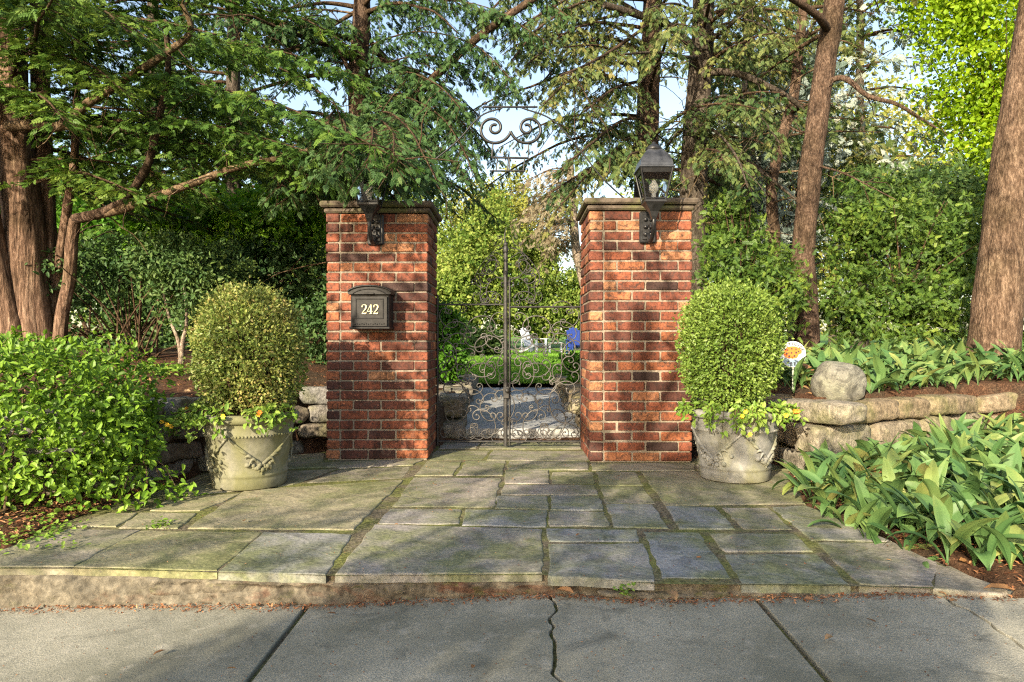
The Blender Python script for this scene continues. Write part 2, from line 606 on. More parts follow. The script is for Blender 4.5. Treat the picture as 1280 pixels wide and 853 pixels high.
    b = s.noise(3.4, 4, .6, (1, 1, .6), .6)
    col = s.ramp(a, [(.3, (.145, .144, .135)), (.7, (.25, .246, .228))])
    col = s.mix(col, (.23, .225, .09), s.ramp(b, [(.47, (0, 0, 0)), (.72, (.65, .65, .65))]))
    M['planter'] = s.finish(col, .85, .2, a, .25, .006)
    s = NT('cast_stone_mossy')
    a = s.noise(30, 6)
    b = s.noise(3.4, 4, .6, (1, 1, .6), .6)
    col = s.ramp(a, [(.3, (.125, .123, .10)), (.7, (.225, .215, .17))])
    col = s.mix(col, (.125, .125, .05), s.ramp(b, [(.38, (0, 0, 0)), (.62, (.75, .75, .75))]))
    M['planter_moss'] = s.finish(col, .85, .2, a, .25, .006)
    # iron
    s = NT('wrought_iron')
    a = s.noise(40, 5)
    M['iron'] = s.finish(s.ramp(a, [(.35, (.015, .015, .016)), (.6, (.03, .029, .028)), (.78, (.07, .05, .036))]), .5, .4, a, .2, .003)
    s = NT('sunlit_iron')  # paler iron: sunlight on the lower gate scrollwork is put into the colour
    a = s.noise(30, 5)
    b = s.noise(5, 3)
    M['iron_sunlit'] = s.finish(s.mix(s.ramp(a, [(.3, (.045, .041, .038)), (.7, (.12, .112, .105))]), (.03, .028, .027), s.ramp(b, [(.4, (0, 0, 0)), (.6, (.9, .9, .9))])), .5, .5, a, .2, .003)
    M['black'] = m_plain('black_paint', (.014, .014, .015), .38, .35, 0, .5, 30, .1)
    M['roof_worn_sheen'] = m_plain('weathered_sheen_lantern_roof', (.045, .047, .052), .3, .6, .4, .5, 20, .15)  # lighter and bluer than the black parts: sky reflection put into the colour
    M['black_worn'] = m_plain('weathered_black_paint', (.012, .011, .011), .5, .25, 0, .6, 24, .2)
    M['copper'] = m_plain('dark_copper', (.10, .06, .045), .5, .5, .3, .4, 20, .1)
    M['cream'] = m_plain('cream_number_paint', (.56, .50, .30), .5, .3, 0, .05)
    M['bulb'] = m_plain('bulb_glass', (.75, .74, .70), .15, .6, 0, .02)
    s = NT('lantern_glass')
    gl = s.n('BsdfGlossy')
    gl.inputs['Roughness'].default_value = .03
    tr = s.n('BsdfTransparent')
    tr.inputs['Color'].default_value = (.95, .96, .95, 1)
    mx = s.n('MixShader')
    fr = s.n('Fresnel')
    fr.inputs[0].default_value = 1.5
    s.L(s.math('ADD', fr.outputs[0], .05), mx.inputs[0])
    s.L(tr.outputs[0], mx.inputs[1])
    s.L(gl.outputs[0], mx.inputs[2])
    s.L(mx.outputs[0], s.out.inputs[0])
    M['glass'] = s.m
    # barks
    M['bark_cedar'] = m_bark('cedar_bark', (.075, .047, .034), (.25, .16, .115), (.42, .30, .22), 16, .09)
    M['bark_red'] = m_bark('hemlock_bark', (.05, .035, .027), (.15, .10, .073), (.27, .19, .14), 20, .32)
    M['bark_grey'] = m_bark('grey_bark', (.05, .042, .035), (.13, .108, .088), (.24, .20, .17), 20, .3)
    M['bark_tan'] = m_bark('tan_bark', (.075, .05, .036), (.20, .135, .095), (.33, .235, .17), 18, .2, .6)
    M['bark_pale'] = m_bark('pale_bark', (.22, .17, .13), (.38, .31, .25), (.5, .43, .36), 14, .4)
    M['twig'] = m_bark('twig_bark', (.06, .04, .026), (.13, .085, .055), (.24, .16, .105), 20, .3)
    M['twig_dry'] = m_bark('dry_twig', (.14, .095, .06), (.27, .19, .12), (.38, .29, .2), 20, .3)
    # foliage
    M['lf_hedge'] = m_leaf('glossy_hedge_leaf', [(.05, .115, .012), (.12, .235, .02), (.21, .345, .035)], .3, .5, .35)
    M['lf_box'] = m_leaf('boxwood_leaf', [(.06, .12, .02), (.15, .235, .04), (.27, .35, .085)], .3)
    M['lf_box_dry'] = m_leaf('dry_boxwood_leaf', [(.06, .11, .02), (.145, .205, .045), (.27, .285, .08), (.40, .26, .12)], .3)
    M['lf_trail'] = m_leaf('trailing_leaf', [(.06, .14, .02), (.17, .29, .04), (.30, .40, .09)], .35)
    M['lf_lily'] = m_leaf('lily_leaf', [(.035, .095, .03), (.07, .155, .05), (.12, .21, .065), (.21, .26, .075), (.34, .29, .11)], .25, .5, .35, nscale=3.0)
    M['lf_dead'] = m_leaf('dead_leaf', [(.13, .06, .03), (.26, .135, .06), (.34, .23, .12)], .2)
    M['lf_cedar'] = m_leaf('cedar_spray', [(.024, .068, .015), (.075, .15, .024), (.18, .26, .042)], .3, .55, .25)
    M['lf_hem'] = m_leaf('hemlock_spray', [(.022, .058, .022), (.06, .11, .036), (.13, .165, .05), (.25, .22, .075)], .3, .55, .25)
    M['lf_dark'] = m_leaf('dark_spray', [(.022, .06, .02), (.055, .115, .034), (.12, .18, .045)], .25, .55, .25)
    M['lf_yew'] = m_leaf('yew_spray', [(.025, .065, .014), (.08, .15, .024), (.22, .30, .05)], .28, .5, .3)
    M['lf_blue'] = m_leaf('blue_spruce_spray', [(.07, .11, .09), (.16, .215, .19), (.34, .38, .33), (.42, .36, .26)], .2, .6, .2)
    M['lf_maple'] = m_leaf('maple_leaf', [(.10, .21, .01), (.22, .36, .015), (.40, .50, .03)], .5, .5, .3)
    M['lf_bg'] = m_leaf('background_leaf', [(.045, .10, .018), (.12, .20, .035), (.24, .31, .065), (.38, .40, .12)], .42, .6, .2, nscale=.5)
    M['lf_bgy'] = m_leaf('pale_background_leaf', [(.11, .15, .03), (.26, .28, .06), (.42, .39, .12)], .45, .6, .2, nscale=.5)
    M['lf_dry'] = m_leaf('dry_twiggy_leaf', [(.15, .125, .08), (.27, .23, .15), (.38, .34, .24)], .35, .7, .15)
    M['lf_green'] = m_leaf('understory_leaf', [(.03, .11, .014), (.09, .24, .022), (.20, .38, .045)], .4, .5, .3)
    M['orange'] = m_plain('orange_petal', (.75, .18, .02), .6, .3, 0, .1)
    M['yellow'] = m_plain('yellow_petal', (.80, .45, .04), .6, .3, 0, .1)
    M['white'] = m_plain('white_paint', (.62, .62, .61), .5, .4, 0, .04, 12, .05)
    M['sign_orange'] = m_plain('sign_orange', (.85, .16, .03), .5, .4, 0, .08)
    M['sign_blue'] = m_plain('sign_slate_blue', (.20, .27, .34), .5, .4, 0, .12)
    M['sign_black'] = m_plain('sign_black', (.03, .03, .035), .5, .4, 0, .1)
    M['stake'] = m_plain('stake_metal', (.35, .38, .30), .5, .4, 0, .1)
    M['blue'] = m_plain('navy_paint', (.012, .035, .20), .5, .4, 0, .15)
    M['paleblue'] = m_plain('weathered_white_paint', (.52, .56, .62), .6, .3, 0, .15)
make_mats()

# ------------------------------------------------------------------ the setting
def SWZ(x):                                     # the pavement falls to the left
    return -0.088 + 0.040 * np.clip(x, -7, 7)

FRONT = [(-60, 709), (92, 709), (272, 714), (406, 718), (677, 717), (816, 728), (1062, 731), (1165, 734), (1250, 741)]
LEFTE = [(262, 586), (232, 600), (200, 609), (130, 634), (60, 660), (0, 688), (-60, 709)]
RIGHTE = [(1258, 736), (1170, 702), (1115, 676), (1008, 632), (985, 606), (985, 585)]
front_w = np.array([G(*p) for p in FRONT])
patio_poly = np.array([G(*p)[:2] for p in LEFTE] + [G(*p)[:2] for p in FRONT[1:]] + [G(*p)[:2] for p in RIGHTE] + [(1.4, 5.3), (1.4, 5.7), (.62, 5.75), (.62, 6.22), (-.68, 6.22), (-.68, 5.8), (-1.45, 5.75)])

def seg_dist(P, poly, closed=True):
    d = np.full(len(P), 1e9)
    n = len(poly)
    for i in range(n if closed else n - 1):
        a, b = poly[i], poly[(i + 1) % n]
        ab = b - a
        t = np.clip(((P - a) @ ab) / max(ab @ ab, 1e-9), 0, 1)
        d = np.minimum(d, np.linalg.norm(P - a - t[:, None] * ab, axis=1))
    return d

def in_poly(P, poly):
    x, y = P[:, 0], P[:, 1]
    c = np.zeros(len(P), bool)
    n = len(poly)
    for i in range(n):
        (x0, y0), (x1, y1) = poly[i], poly[(i + 1) % n]
        hit = ((y0 > y) != (y1 > y)) & (x < (x1 - x0) * (y - y0) / (y1 - y0 + 1e-12) + x0)
        c ^= hit
    return c

LWALL = np.array([(-1.5, 5.62), (-1.78, 5.45), (-2.02, 5.02), (-2.2, 4.55), (-2.42, 4.0), (-3.0, 3.68), (-4.3, 3.5), (-9, 3.4)])
RWALL = np.array([(1.42, 5.62), (1.72, 5.5), (1.93, 5.05), (2.0, 4.58), (2.35, 4.62), (3.2, 5.05), (4.3, 5.55), (9, 6.6)])

def sstep(a, b, x):
    t = np.clip((x - a) / (b - a), 0, 1)
    return t * t * (3 - 2 * t)

def height(P):
    x, y = P[:, 0], P[:, 1]
    ins = in_poly(P, patio_poly)
    d = seg_dist(P, patio_poly)
    z = np.where(ins, -.07, .0 + np.minimum(.11 * d, .12))
    fy = np.interp(x, front_w[:, 0], front_w[:, 1])
    z = np.where((y < fy + .3) & (x < 1.78), -.45, z)
    lx = np.interp(-x, [1.5, 1.78, 2.02, 2.2, 2.42, 3.0, 4.3, 9, 400], [5.62, 5.45, 5.02, 4.55, 4.0, 3.68, 3.5, 3.4, 3.4]) + .13
    rx = np.interp(x, [2.0, 2.35, 3.2, 4.3, 9, 400], [4.58, 4.62, 5.05, 5.55, 6.6, 6.6]) + .13
    up = .50 + .075 * np.clip(y - 4.5, 0, 4)
    near = sstep(.7, 2.4, np.abs(x))
    up = .33 + (up - .33) * near
    inL = ((x < -1.5) & (y > lx)) | ((x < -.62) & (y > 5.95))
    inR = ((x > 2.1) & (y > rx)) | ((x > 1.62) & (y > 5.45)) | ((x > .78) & (y > 5.95))
    zz = np.where(inL | inR, up, z)
    zz = np.where((y > 6.2) & ~(inL | inR), .02, zz)
    lawn = .13 + .0165 * (y - 11.8)
    k = sstep(8.5, 13, y)
    zz = np.where(y > 6.2, np.where(inL | inR, zz * (1 - k) + lawn * k, np.where(y > 11.8, lawn, zz)), zz)
    front = (y < 3.0) & (np.abs(x) > 1.9)
    zz = np.where((x > 1.7) & (y < 2.44), -.3, zz)
    zz = np.where((y < 2.5) & (x < -2.2), -.45, zz)
    return zz + .012 * vnoise(np.c_[x, y, 0 * x], 3.0, 4) + .02 * vnoise(np.c_[x, y, 0 * x], .7, 9) * (y > 6.3)

def grid_sheet(name, xs, ys, hf, mat, kind='structure', label=None):
    X, Y = np.meshgrid(xs, ys, indexing='ij')
    P = np.c_[X.ravel(), Y.ravel()]
    z = hf(P)
    i = np.arange(len(P)).reshape(X.shape)
    f = np.stack([i[:-1, :-1], i[1:, :-1], i[1:, 1:], i[:-1, 1:]], -1).reshape(-1, 4)
    o = MB().add(np.c_[P, z], f, .5, 0, True).build(name, mat)
    return tag(o, label, None, None, kind)

def warp(a, fine, b, n0, n1, n2):
    return np.unique(np.concatenate([np.linspace(-abs(a), fine[0], n0), np.linspace(*fine, n1), np.linspace(fine[1], b, n2)]))

xs = np.unique(np.concatenate([-np.geomspace(9, 400, 16), np.arange(-9, 9.01, .06), np.geomspace(9, 400, 16)]))
ys = np.unique(np.concatenate([-np.geomspace(4, 400, 10), [-2, 0, 1.5], np.arange(1.8, 9.0, .05), np.geomspace(9, 40, 40), np.geomspace(40, 500, 12)]))
ground = grid_sheet('ground', xs, ys, lambda P: np.where((P[:, 1] < 1.8), -.5, height(P)), M['mulch'], label='red brown mulch soil of the planting beds')
ys2 = np.unique(np.concatenate([np.linspace(11.9, 34, 60), np.geomspace(34, 300, 10)]))
xs2 = np.unique(np.concatenate([-np.geomspace(8, 250, 12), np.linspace(-8, 8, 50), np.geomspace(8, 250, 12)]))
lawn = grid_sheet('lawn', xs2, ys2, lambda P: .13 + .0165 * (P[:, 1] - 11.8) + .05, M['lawn'], label='green lawn rising away beyond the iron gate')

def slab(mb, poly, zf, th=.05, bev=.006, tone=.5, jit=.004, seed=0, wob=True, grow=0.0):
    """a stone slab with slightly uneven edges; poly is counter-clockwise in x, y"""
    rng = np.random.default_rng(seed)
    poly = np.asarray(poly, float)
    if np.sum(poly[:, 0] * np.roll(poly[:, 1], -1) - np.roll(poly[:, 0], -1) * poly[:, 1]) < 0:
        poly = poly[::-1]
    pts = []
    for a, b in zip(poly, np.roll(poly, -1, 0)):
        k = max(2, int(np.linalg.norm(b - a) / .05)) if wob else 1
        for i in range(k):
            pts.append(a + (b - a) * i / k)
    p = np.array(pts)
    e = np.roll(p, -1, 0) - np.roll(p, 1, 0)
    nrm = unit(np.c_[e[:, 1], -e[:, 0]])
    if wob:
        w = vnoise(np.c_[p * 1.0, np.full(len(p), seed * 1.3)], 14, seed) * jit + vnoise(np.c_[p, np.full(len(p), seed * 2.3)], 50, seed) * jit * .5
        p = p + nrm * (w[:, None] + grow)
    n = len(p)
    rings = [(0, -th), (0, -bev), (-bev * .35, -bev * .3), (-bev, 0)]
    V = []
    for off, dz in rings:
        q = p + nrm * off
        V.append(np.c_[q, zf(q) + dz])
    V = np.concatenate(V)
    idx = np.arange(n)
    F = []
    for r in range(len(rings) - 1):
        F.append(np.stack([idx + r * n, np.roll(idx, -1) + r * n, np.roll(idx, -1) + (r + 1) * n, idx + (r + 1) * n], -1))
    mb.add(V, np.concatenate(F), tone, 0, False)
    mb.add(V[-n:], [list(range(n))], tone, 0, False)

STONES = [
 # front row
 ([(-60, 707), (92, 707), (172, 663), (86, 661), (0, 688)], .62), ([(95, 707), (271, 712), (327, 665), (175, 663)], .92),
 ([(275, 713), (406, 717), (439, 668), (330, 665)], .3), ([(420, 717), (677, 715), (677, 662), (469, 656)], .42),
 ([(685, 661), (795, 662), (797, 676), (686, 676)], .1), ([(687, 680), (804, 679), (817, 726), (688, 719)], .3),
 ([(805, 664), (872, 665), (913, 722), (829, 721)], .05), ([(888, 667), (992, 667), (1017, 689), (908, 689)], .38),
 ([(906, 692), (1021, 692), (1062, 729), (928, 728)], .22), ([(966, 634), (1007, 632), (1114, 676), (1016, 674)], .33),
 ([(1022, 678), (1118, 677), (1168, 702), (1166, 732), (1074, 729)], .45), ([(1171, 705), (1255, 735), (1250, 740), (1168, 735)], .6),
 # second row
 ([(488, 636), (574, 637), (574, 654), (472, 654)], .4), ([(583, 637), (682, 638), (682, 658), (578, 656)], .26),
 ([(689, 620), (749, 621), (753, 637), (689, 637)], .22), ([(688, 640), (755, 640), (761, 657), (688, 657)], .40),
 ([(759, 631), (815, 631), (835, 660), (768, 658)], .25), ([(833, 633), (892, 634), (919, 661), (851, 660)], .12),
 ([(905, 635), (960, 635), (989, 661), (931, 661)], .55),
 # third
 ([(517, 597), (625, 598), (617, 633), (492, 632)], .55), ([(623, 620), (684, 620), (684, 636), (619, 635)], .35),
 ([(631, 606), (743, 606), (746, 618), (627, 618)], .5), ([(751, 608), (802, 608), (819, 629), (757, 628)], .6),
 ([(690, 590), (740, 590), (743, 604), (690, 604)], .66), ([(632, 588), (685, 588), (685, 604), (632, 604)], .55),
 ([(746, 590), (794, 590), (803, 606), (750, 606)], .6), ([(803, 590), (985, 589), (1006, 629), (832, 631)], .72),
 # behind
 ([(535, 577), (577, 577), (565, 594), (519, 594)], .7), ([(583, 576), (631, 576), (628, 594), (571, 594)], .6),
 ([(637, 577), (733, 577), (735, 587), (635, 587)], .55), ([(740, 579), (868, 579), (868, 588), (740, 588)], .7), ([(872, 572), (983, 574), (984, 587), (872, 587)], .6),
 ([(545, 563), (612, 563), (602, 574), (536, 575)], .6), ([(617, 563), (735, 564), (735, 575), (608, 575)], .5),
 ([(553, 551), (600, 551), (595, 560), (548, 561)], .5), ([(604, 551), (722, 551), (726, 561), (600, 561)], .6),
 # left side
 ([(307, 613), (504, 600), (441, 661), (236, 660)], .86), ([(176, 641), (246, 641), (222, 660), (151, 659)], .8),
 ([(90, 657), (137, 641), (171, 641), (145, 658)], .85), ([(215, 622), (300, 617), (250, 638), (187, 638)], .9),
 ([(140, 636), (205, 612), (255, 592), (285, 592), (298, 613), (213, 620)], .8),
 ([(290, 592), (420, 586), (365, 605), (303, 612)], .75), ([(384, 603), (424, 587), (512, 583), (503, 597)], .62),
 ([(405, 578), (530, 574), (515, 581), (424, 585)], .6), ([(290, 588), (270, 583), (330, 570), (405, 567), (403, 577), (420, 583)], .55)]
mb = MB()
for i, (px, tn) in enumerate(STONES):
    w = np.array([G(*p)[:2] for p in px])
    c = w.mean(0)
    tilt = RNG.normal(0, .002, 2)
    dz = RNG.normal(0, .0018)
    slab(mb, w, lambda q, c=c, tilt=tilt, dz=dz: dz + (q - c) @ tilt, .036, .007, tn, .010, i, True, .006)
tag(mb.build('flagstone_patio', M['flag']), 'irregular grey bluestone flagstones laid in front of the gate', None, None, 'structure')
mb = MB()
from mathutils.geometry import tessellate_polygon
tri = tessellate_polygon([[Vector((x, y, 0)) for x, y in patio_poly]])
mb.add(np.c_[patio_poly, np.full(len(patio_poly), -.0055)], np.array(tri), .5)
tag(mb.build('mossy_path_joints', M['joint']), 'mossy soil filling the joints between the flagstones', None, None, 'structure')

# the step face under the patio edge
mb = MB()
n = 260
fl = resample(front_w, n)
nz = 22
V = np.zeros((n, nz, 3))
for j in range(nz):
    k = j / (nz - 1)
    top = np.full(n, -.006)
    bot = SWZ(fl[:, 0]) - .03
    z = top * (1 - k) + bot * k
    d = .018 + .012 * vnoise(np.c_[fl[:, 0], 0 * z, z * 2], 3, 2) + .014 * vnoise(np.c_[fl[:, 0], 0 * z, z], 16, 3) + .009 * vnoise(np.c_[fl[:, 0], 0 * z, z], 45, 8) - .022 * np.exp(-((k - .4) / .12) ** 2) * (vnoise(np.c_[fl[:, 0], 0 * z, 0 * z], 2.1, 31) > -.1)
    V[:, j] = np.c_[fl[:, 0], np.where(z > -.038, fl[:, 1] + .03, fl[:, 1] + .026 - d * 1.0), z]
idx = np.arange(n * nz).reshape(n, nz)
mb.add(V.reshape(-1, 3), np.stack([idx[:-1, :-1], idx[:-1, 1:], idx[1:, 1:], idx[1:, :-1]], -1).reshape(-1, 4), np.repeat(.15 + .85 * sstep(.5, 1.3, -fl[:-1, 0]), nz - 1), 0, True)
rng = np.random.default_rng(5)
for i in range(16):
    x = rng.uniform(-2.3, 1.8)
    y = np.interp(x, fl[:, 0], fl[:, 1])
    hz = -SWZ(x)
    stone(mb, (x, y + .038, -.055 - rng.uniform(.1, .75) * max(hz - .04, .01)), (rng.uniform(.12, .4), .06, min(.05, hz * .4)), None, 3, .3, i, 9)
tag(mb.build('patio_kerb', M['riser']), 'crumbling stone and mortar step edge below the flagstones', None, None, 'structure')

# pavement of concrete panels, with joints and cracks
def wig(x0, y0, x1, y1, n, amp, seed):
    t = np.linspace(0, 1, n)
    r = np.random.default_rng(seed)
    off = vnoise(np.c_[t * 9, t * 0, t * 0], 1.0, seed) * amp * .6 + vnoise(np.c_[t * 46, t * 0, t * 0], 1.0, seed + 1) * amp * .5 + vnoise(np.c_[t * 120, t * 0, t * 0], 1.0, seed + 2) * amp * .25
    off *= np.sin(np.pi * np.clip(t, .02, .98)) ** .3
    return np.c_[x0 + (x1 - x0) * t + off, y0 + (y1 - y0) * t]
Y0, Y1 = -1.3, 3.1
lines = [np.array([[-14, Y0], [-14, Y1]])] + [np.array([[x, Y0], [x, Y1]]) for x in (-12.5, -10.9, -9.2, -7.6, -5.9, -4.2, -2.5)] + [
    np.array([[-.815, Y0], [-.79, Y1]]), wig(.10, Y0, .165, Y1, 220, .04, 3), np.array([[.80, Y0], [.925, Y1]]), wig(1.36, Y0, 1.62, Y1, 200, .036, 12)] + [
    np.array([[x, Y0], [x, Y1]]) for x in (2.6, 4.3, 6.0, 7.7, 9.4, 11.1, 12.8)]
gaps = [.008] * 8 + [.011, .006, .011, .0055] + [.009] * 7
mb = MB()
for i in range(len(lines) - 1):
    a, b = lines[i], lines[i + 1]
    poly = np.vstack([a + [gaps[i], 0], (b - [gaps[i + 1], 0])[::-1]])
    slab(mb, poly, lambda q: SWZ(q[:, 0]), .1, .004 if gaps[i] > .006 else .002, .5, 0, 0, False)
tag(mb.build('sidewalk', M['concrete']), 'worn grey concrete pavement with cracks and joints', None, None, 'structure')
mb = MB()
mb.add([(-14, Y0, SWZ(-14) - .018), (14, Y0, SWZ(14) - .018), (14, Y1, SWZ(14) - .018), (-14, Y1, SWZ(-14) - .018)], [(0, 1, 2, 3)])
mb.v[0] = np.array([(x, y, SWZ(np.array(x)) - .018) for x in (-14, -7, 7, 14) for y in (Y0, Y1)])
mb.l[0] = np.array([0, 2, 3, 1, 2, 4, 5, 3, 4, 6, 7, 5]); mb.t[0] = np.array([4, 4, 4]); mb.tone[0] = np.full(3, .5); mb.mi[0] = np.zeros(3, int); mb.sm[0] = np.zeros(3, bool); mb.n = 8
tag(mb.build('sidewalk_joint_soil', M['joint']), 'dark soil in the pavement joints and cracks', None, None, 'structure')
mb = MB()
mb.add([(-60, -11, -.36), (60, -11, -.36), (60, -2.8, -.36), (-60, -2.8, -.36)], [(0, 1, 2, 3)])
tag(mb.build('road', M['asphalt']), 'dark asphalt street along the pavement', None, None, 'structure')

s_ = NT('pale_bluestone')
a_ = s_.noise(40, 6)
b_ = s_.noise(3, 5, .6)
M['path'] = s_.finish(s_.mix(s_.ramp(a_, [(.3, (.22, .222, .225)), (.7, (.38, .385, .39))]), (.19, .20, .15), s_.ramp(b_, [(.5, (0, 0, 0)), (.7, (.7, .7, .7))])), .8, .25, a_, .4, .01)
# the path beyond the gate, one step up
mb = MB()
rows = [6.24, 6.9, 7.55, 8.3, 9.1, 10.0, 10.9, 11.8]
for i in range(len(rows) - 1):
    cuts = [[-.62, -.05, .72], [-.64, .25, .74], [-.66, -.2, .42, .78], [-.68, .1, .8]][i % 4]
    for a, b in zip(cuts[:-1], cuts[1:]):
        slab(mb, [(a + .008, rows[i] + .008), (b - .008, rows[i] + .008), (b - .008, rows[i + 1] - .008), (a + .008, rows[i + 1] - .008)], lambda q: np.full(len(q), .105), .06, .006, .12 * RNG.random(), .004, 60 + i)
mb.add([(-.62, 6.26, -.03), (.72, 6.26, -.03), (.72, 6.26, .07), (-.62, 6.26, .07)], [(0, 1, 2, 3)], .8)
mb.add([(-.7, 6.27, .09), (.82, 6.27, .09), (.86, 11.85, .09), (-.72, 11.85, .09)], [(0, 1, 2, 3)], .6)
tag(mb.build('garden_path', M['path']), 'bluish flagstone path beyond the gate leading to the lawn', None, None, 'structure')

# ------------------------------------------------------------------ dry stone walls
def dry_wall(name, line, h, mat, label, seed, courses=4, z0=0.0, depth=.26, cap=False, smin=.24, smax=.5):
    rng = np.random.default_rng(seed)
    pts = resample(np.c_[line, np.zeros(len(line))], 300)[:, :2]
    seg = np.r_[0, np.cumsum(np.linalg.norm(np.diff(pts, axis=0), axis=1))]
    root = thing(name, (*pts[len(pts) // 3], z0), label, 'stone wall')
    mb, cb = MB(), MB()
    hs = rng.uniform(.8, 1.2, courses)
    hs *= h / hs.sum()
    z = z0
    for c in range(courses):
        s = rng.uniform(-.2, 0)
        while s < seg[-1]:
            L = rng.uniform(smin, smax) * (1.25 if c == courses - 1 else 1)
            m = s + L / 2
            if 0 < m < seg[-1]:
                p = np.array([np.interp(m, seg, pts[:, 0]), np.interp(m, seg, pts[:, 1])])
                a, b = max(m - .1, 0), min(m + .1, seg[-1])
                t = unit(np.array([np.interp(b, seg, pts[:, 0]) - np.interp(a, seg, pts[:, 0]), np.interp(b, seg, pts[:, 1]) - np.interp(a, seg, pts[:, 1])]))
                t = unit(t + rng.normal(0, .05, 2))
                ax = np.array([[t[0], t[1], rng.normal(0, .03)], [-t[1], t[0], 0], [0, 0, 1]])
                nrm = np.array([-t[1], t[0]])
                if nrm[1] < 0: nrm = -nrm
                hh = hs[c] * rng.uniform(.86, 1.08)
                stone(cb if (cap and c == courses - 1) else mb, (*(p + nrm * (.1 + rng.uniform(-.02, .03))), z + hs[c] / 2), (L * .985, depth, hh), ax, 5.5, .13, seed * 50 + c * 13 + int(s * 10) % 97, 9, rng.random())
            s += L
        z += hs[c]
    mb.build('stone_courses', mat, root)
    if cap: cb.build('coping', mat, root)
    return root
dry_wall('dry_stone_wall', LWALL, .52, M['wall_stone_grey'], 'low grey dry stone retaining wall behind the left urn and the bright green bush', 3, cap=True)
dry_wall('dry_stone_wall', RWALL, .50, M['wall_stone_warm'], 'tan mossy dry stone retaining wall carrying the round boulder', 8, courses=3, smin=.3, smax=.62, cap=True)
dry_wall('dry_stone_wall', np.array([(-.70, 6.25), (-.76, 8.0), (-.84, 11.6)]), .36, M['wall_stone_grey'], 'low stone edging left of the path beyond the gate', 11, courses=2, depth=.3)
dry_wall('dry_stone_wall', np.array([(.98, 11.6), (.90, 8.0), (.84, 6.25)]), .36, M['wall_stone_warm'], 'low stone edging right of the path beyond the gate', 14, courses=2, depth=.3)
for o in SC.objects:
    pass
mb = MB()
c = W(1047, 481, 4.82)
stone(mb, c + [0, 0, .012], (.335, .30, .31), None, 2.35, .09, 47, 19)
o = mb.build('boulder', M['boulder'])
tag(o, 'smooth rounded grey boulder sitting on the end of the tan stone wall', 'boulder')

# ------------------------------------------------------------------ brick pillars
def pillar(x0, x1, y0, y1, label, seed):
    rng = np.random.default_rng(seed)
    root = thing('brick_pillar', ((x0 + x1) / 2, (y0 + y1) / 2, 0), label, 'gate pillar')
    H, NC = 1.885, 25
    ch = H / NC
    bl, bd, mj = .2125, .10, .0125
    mb, mo = MB(), MB()
    cbox(mo, ((x0 + x1) / 2, (y0 + y1) / 2, H / 2 - .02), (x1 - x0 - .018, y1 - y0 - .018, H + .03), .004)
    def run(a, b, start):
        out, s = [], a
        first = True
        while s < b - .02:
            L = start if first else bl
            first = False
            e = min(s + L, b)
            if b - e < .05: e = b
            out.append((s, e))
            s = e
        return out
    prev = .5
    for k in range(NC):
        z = k * ch + ch / 2
        st = bl if k % 2 else bl / 2
        for side in range(4):
            horiz = side % 2 == 0
            # the face that runs to the corners alternates by course
            full = (k % 2 == 0) == horiz
            if horiz: a, b = (x0, x1) if full else (x0 + bd, x1 - bd)
            else: a, b = (y0, y1) if full else (y0 + bd, y1 - bd)
            for (s, e) in run(a, b, st if full else bl * (.5 if (e0 := (x1 - x0)) and k % 2 else 1)):
                if full and s == a: s -= mj / 2 + .001
                if full and e == b: e += mj / 2 + .001
                L = e - s
                cm = (s + e) / 2
                jx = rng.normal(0, .0025)
                tone = np.clip(rng.normal(.55, .26), 0, 1)
                if rng.random() < .08: tone = rng.uniform(.85, 1)
                sz_l = L - mj + rng.normal(0, .0015)
                hh = ch - mj + rng.normal(0, .0012)
                r = rng.normal(0, .006)
                if side == 0: c, s3 = (cm, y0 + bd / 2 + jx, z), (sz_l, bd, hh)
                elif side == 2: c, s3 = (cm, y1 - bd / 2 + jx, z), (sz_l, bd, hh)
                elif side == 1: c, s3 = (x1 - bd / 2 + jx, cm, z), (bd, sz_l, hh)
                else: c, s3 = (x0 + bd / 2 + jx, cm, z), (bd, sz_l, hh)
                ax = np.array([[math.cos(r), math.sin(r), 0], [-math.sin(r), math.cos(r), 0], [0, 0, 1]])
                cbox(mb, c, s3, .006, ax, tone)
                q = mb.v[-1]
                mb.v[-1] = q + .0028 * np.c_[vnoise(q, 21, 2), vnoise(q, 21, 3), vnoise(q, 21, 4)]
    mo.build('mortar_core', M['mortar'], root)
    mb.build('brickwork', M['brick'], root)
    cp = MB()
    xm, ym = (x0 + x1) / 2, (y0 + y1) / 2
    for zz, hh, ov in ((H + .020, .040, .018), (H + .066, .048, .042)):
        cbox(cp, (xm, ym, zz), (x1 - x0 + 2 * ov, y1 - y0 + 2 * ov, hh - .002), .012)
    v = cp.v
    for i in range(len(v)):
        q = v[i]
        v[i] = q + .004 * np.c_[vnoise(q, 9, 2), vnoise(q, 9, 3), vnoise(q, 9, 4)]
    cp.build('coping_cap', M['cap'], root)
    return root
PLX0, PLX1, PLY0 = -1.42, -.643, 5.22
PRX0, PRX1, PRY0 = .582, 1.35, 5.12
pillar(PLX0, PLX1, PLY0, 5.84, 'red brick gate pillar carrying the black mailbox', 21)
pillar(PRX0, PRX1, PRY0, 5.78, 'red brick gate pillar with the glass lantern standing clear in front', 22)

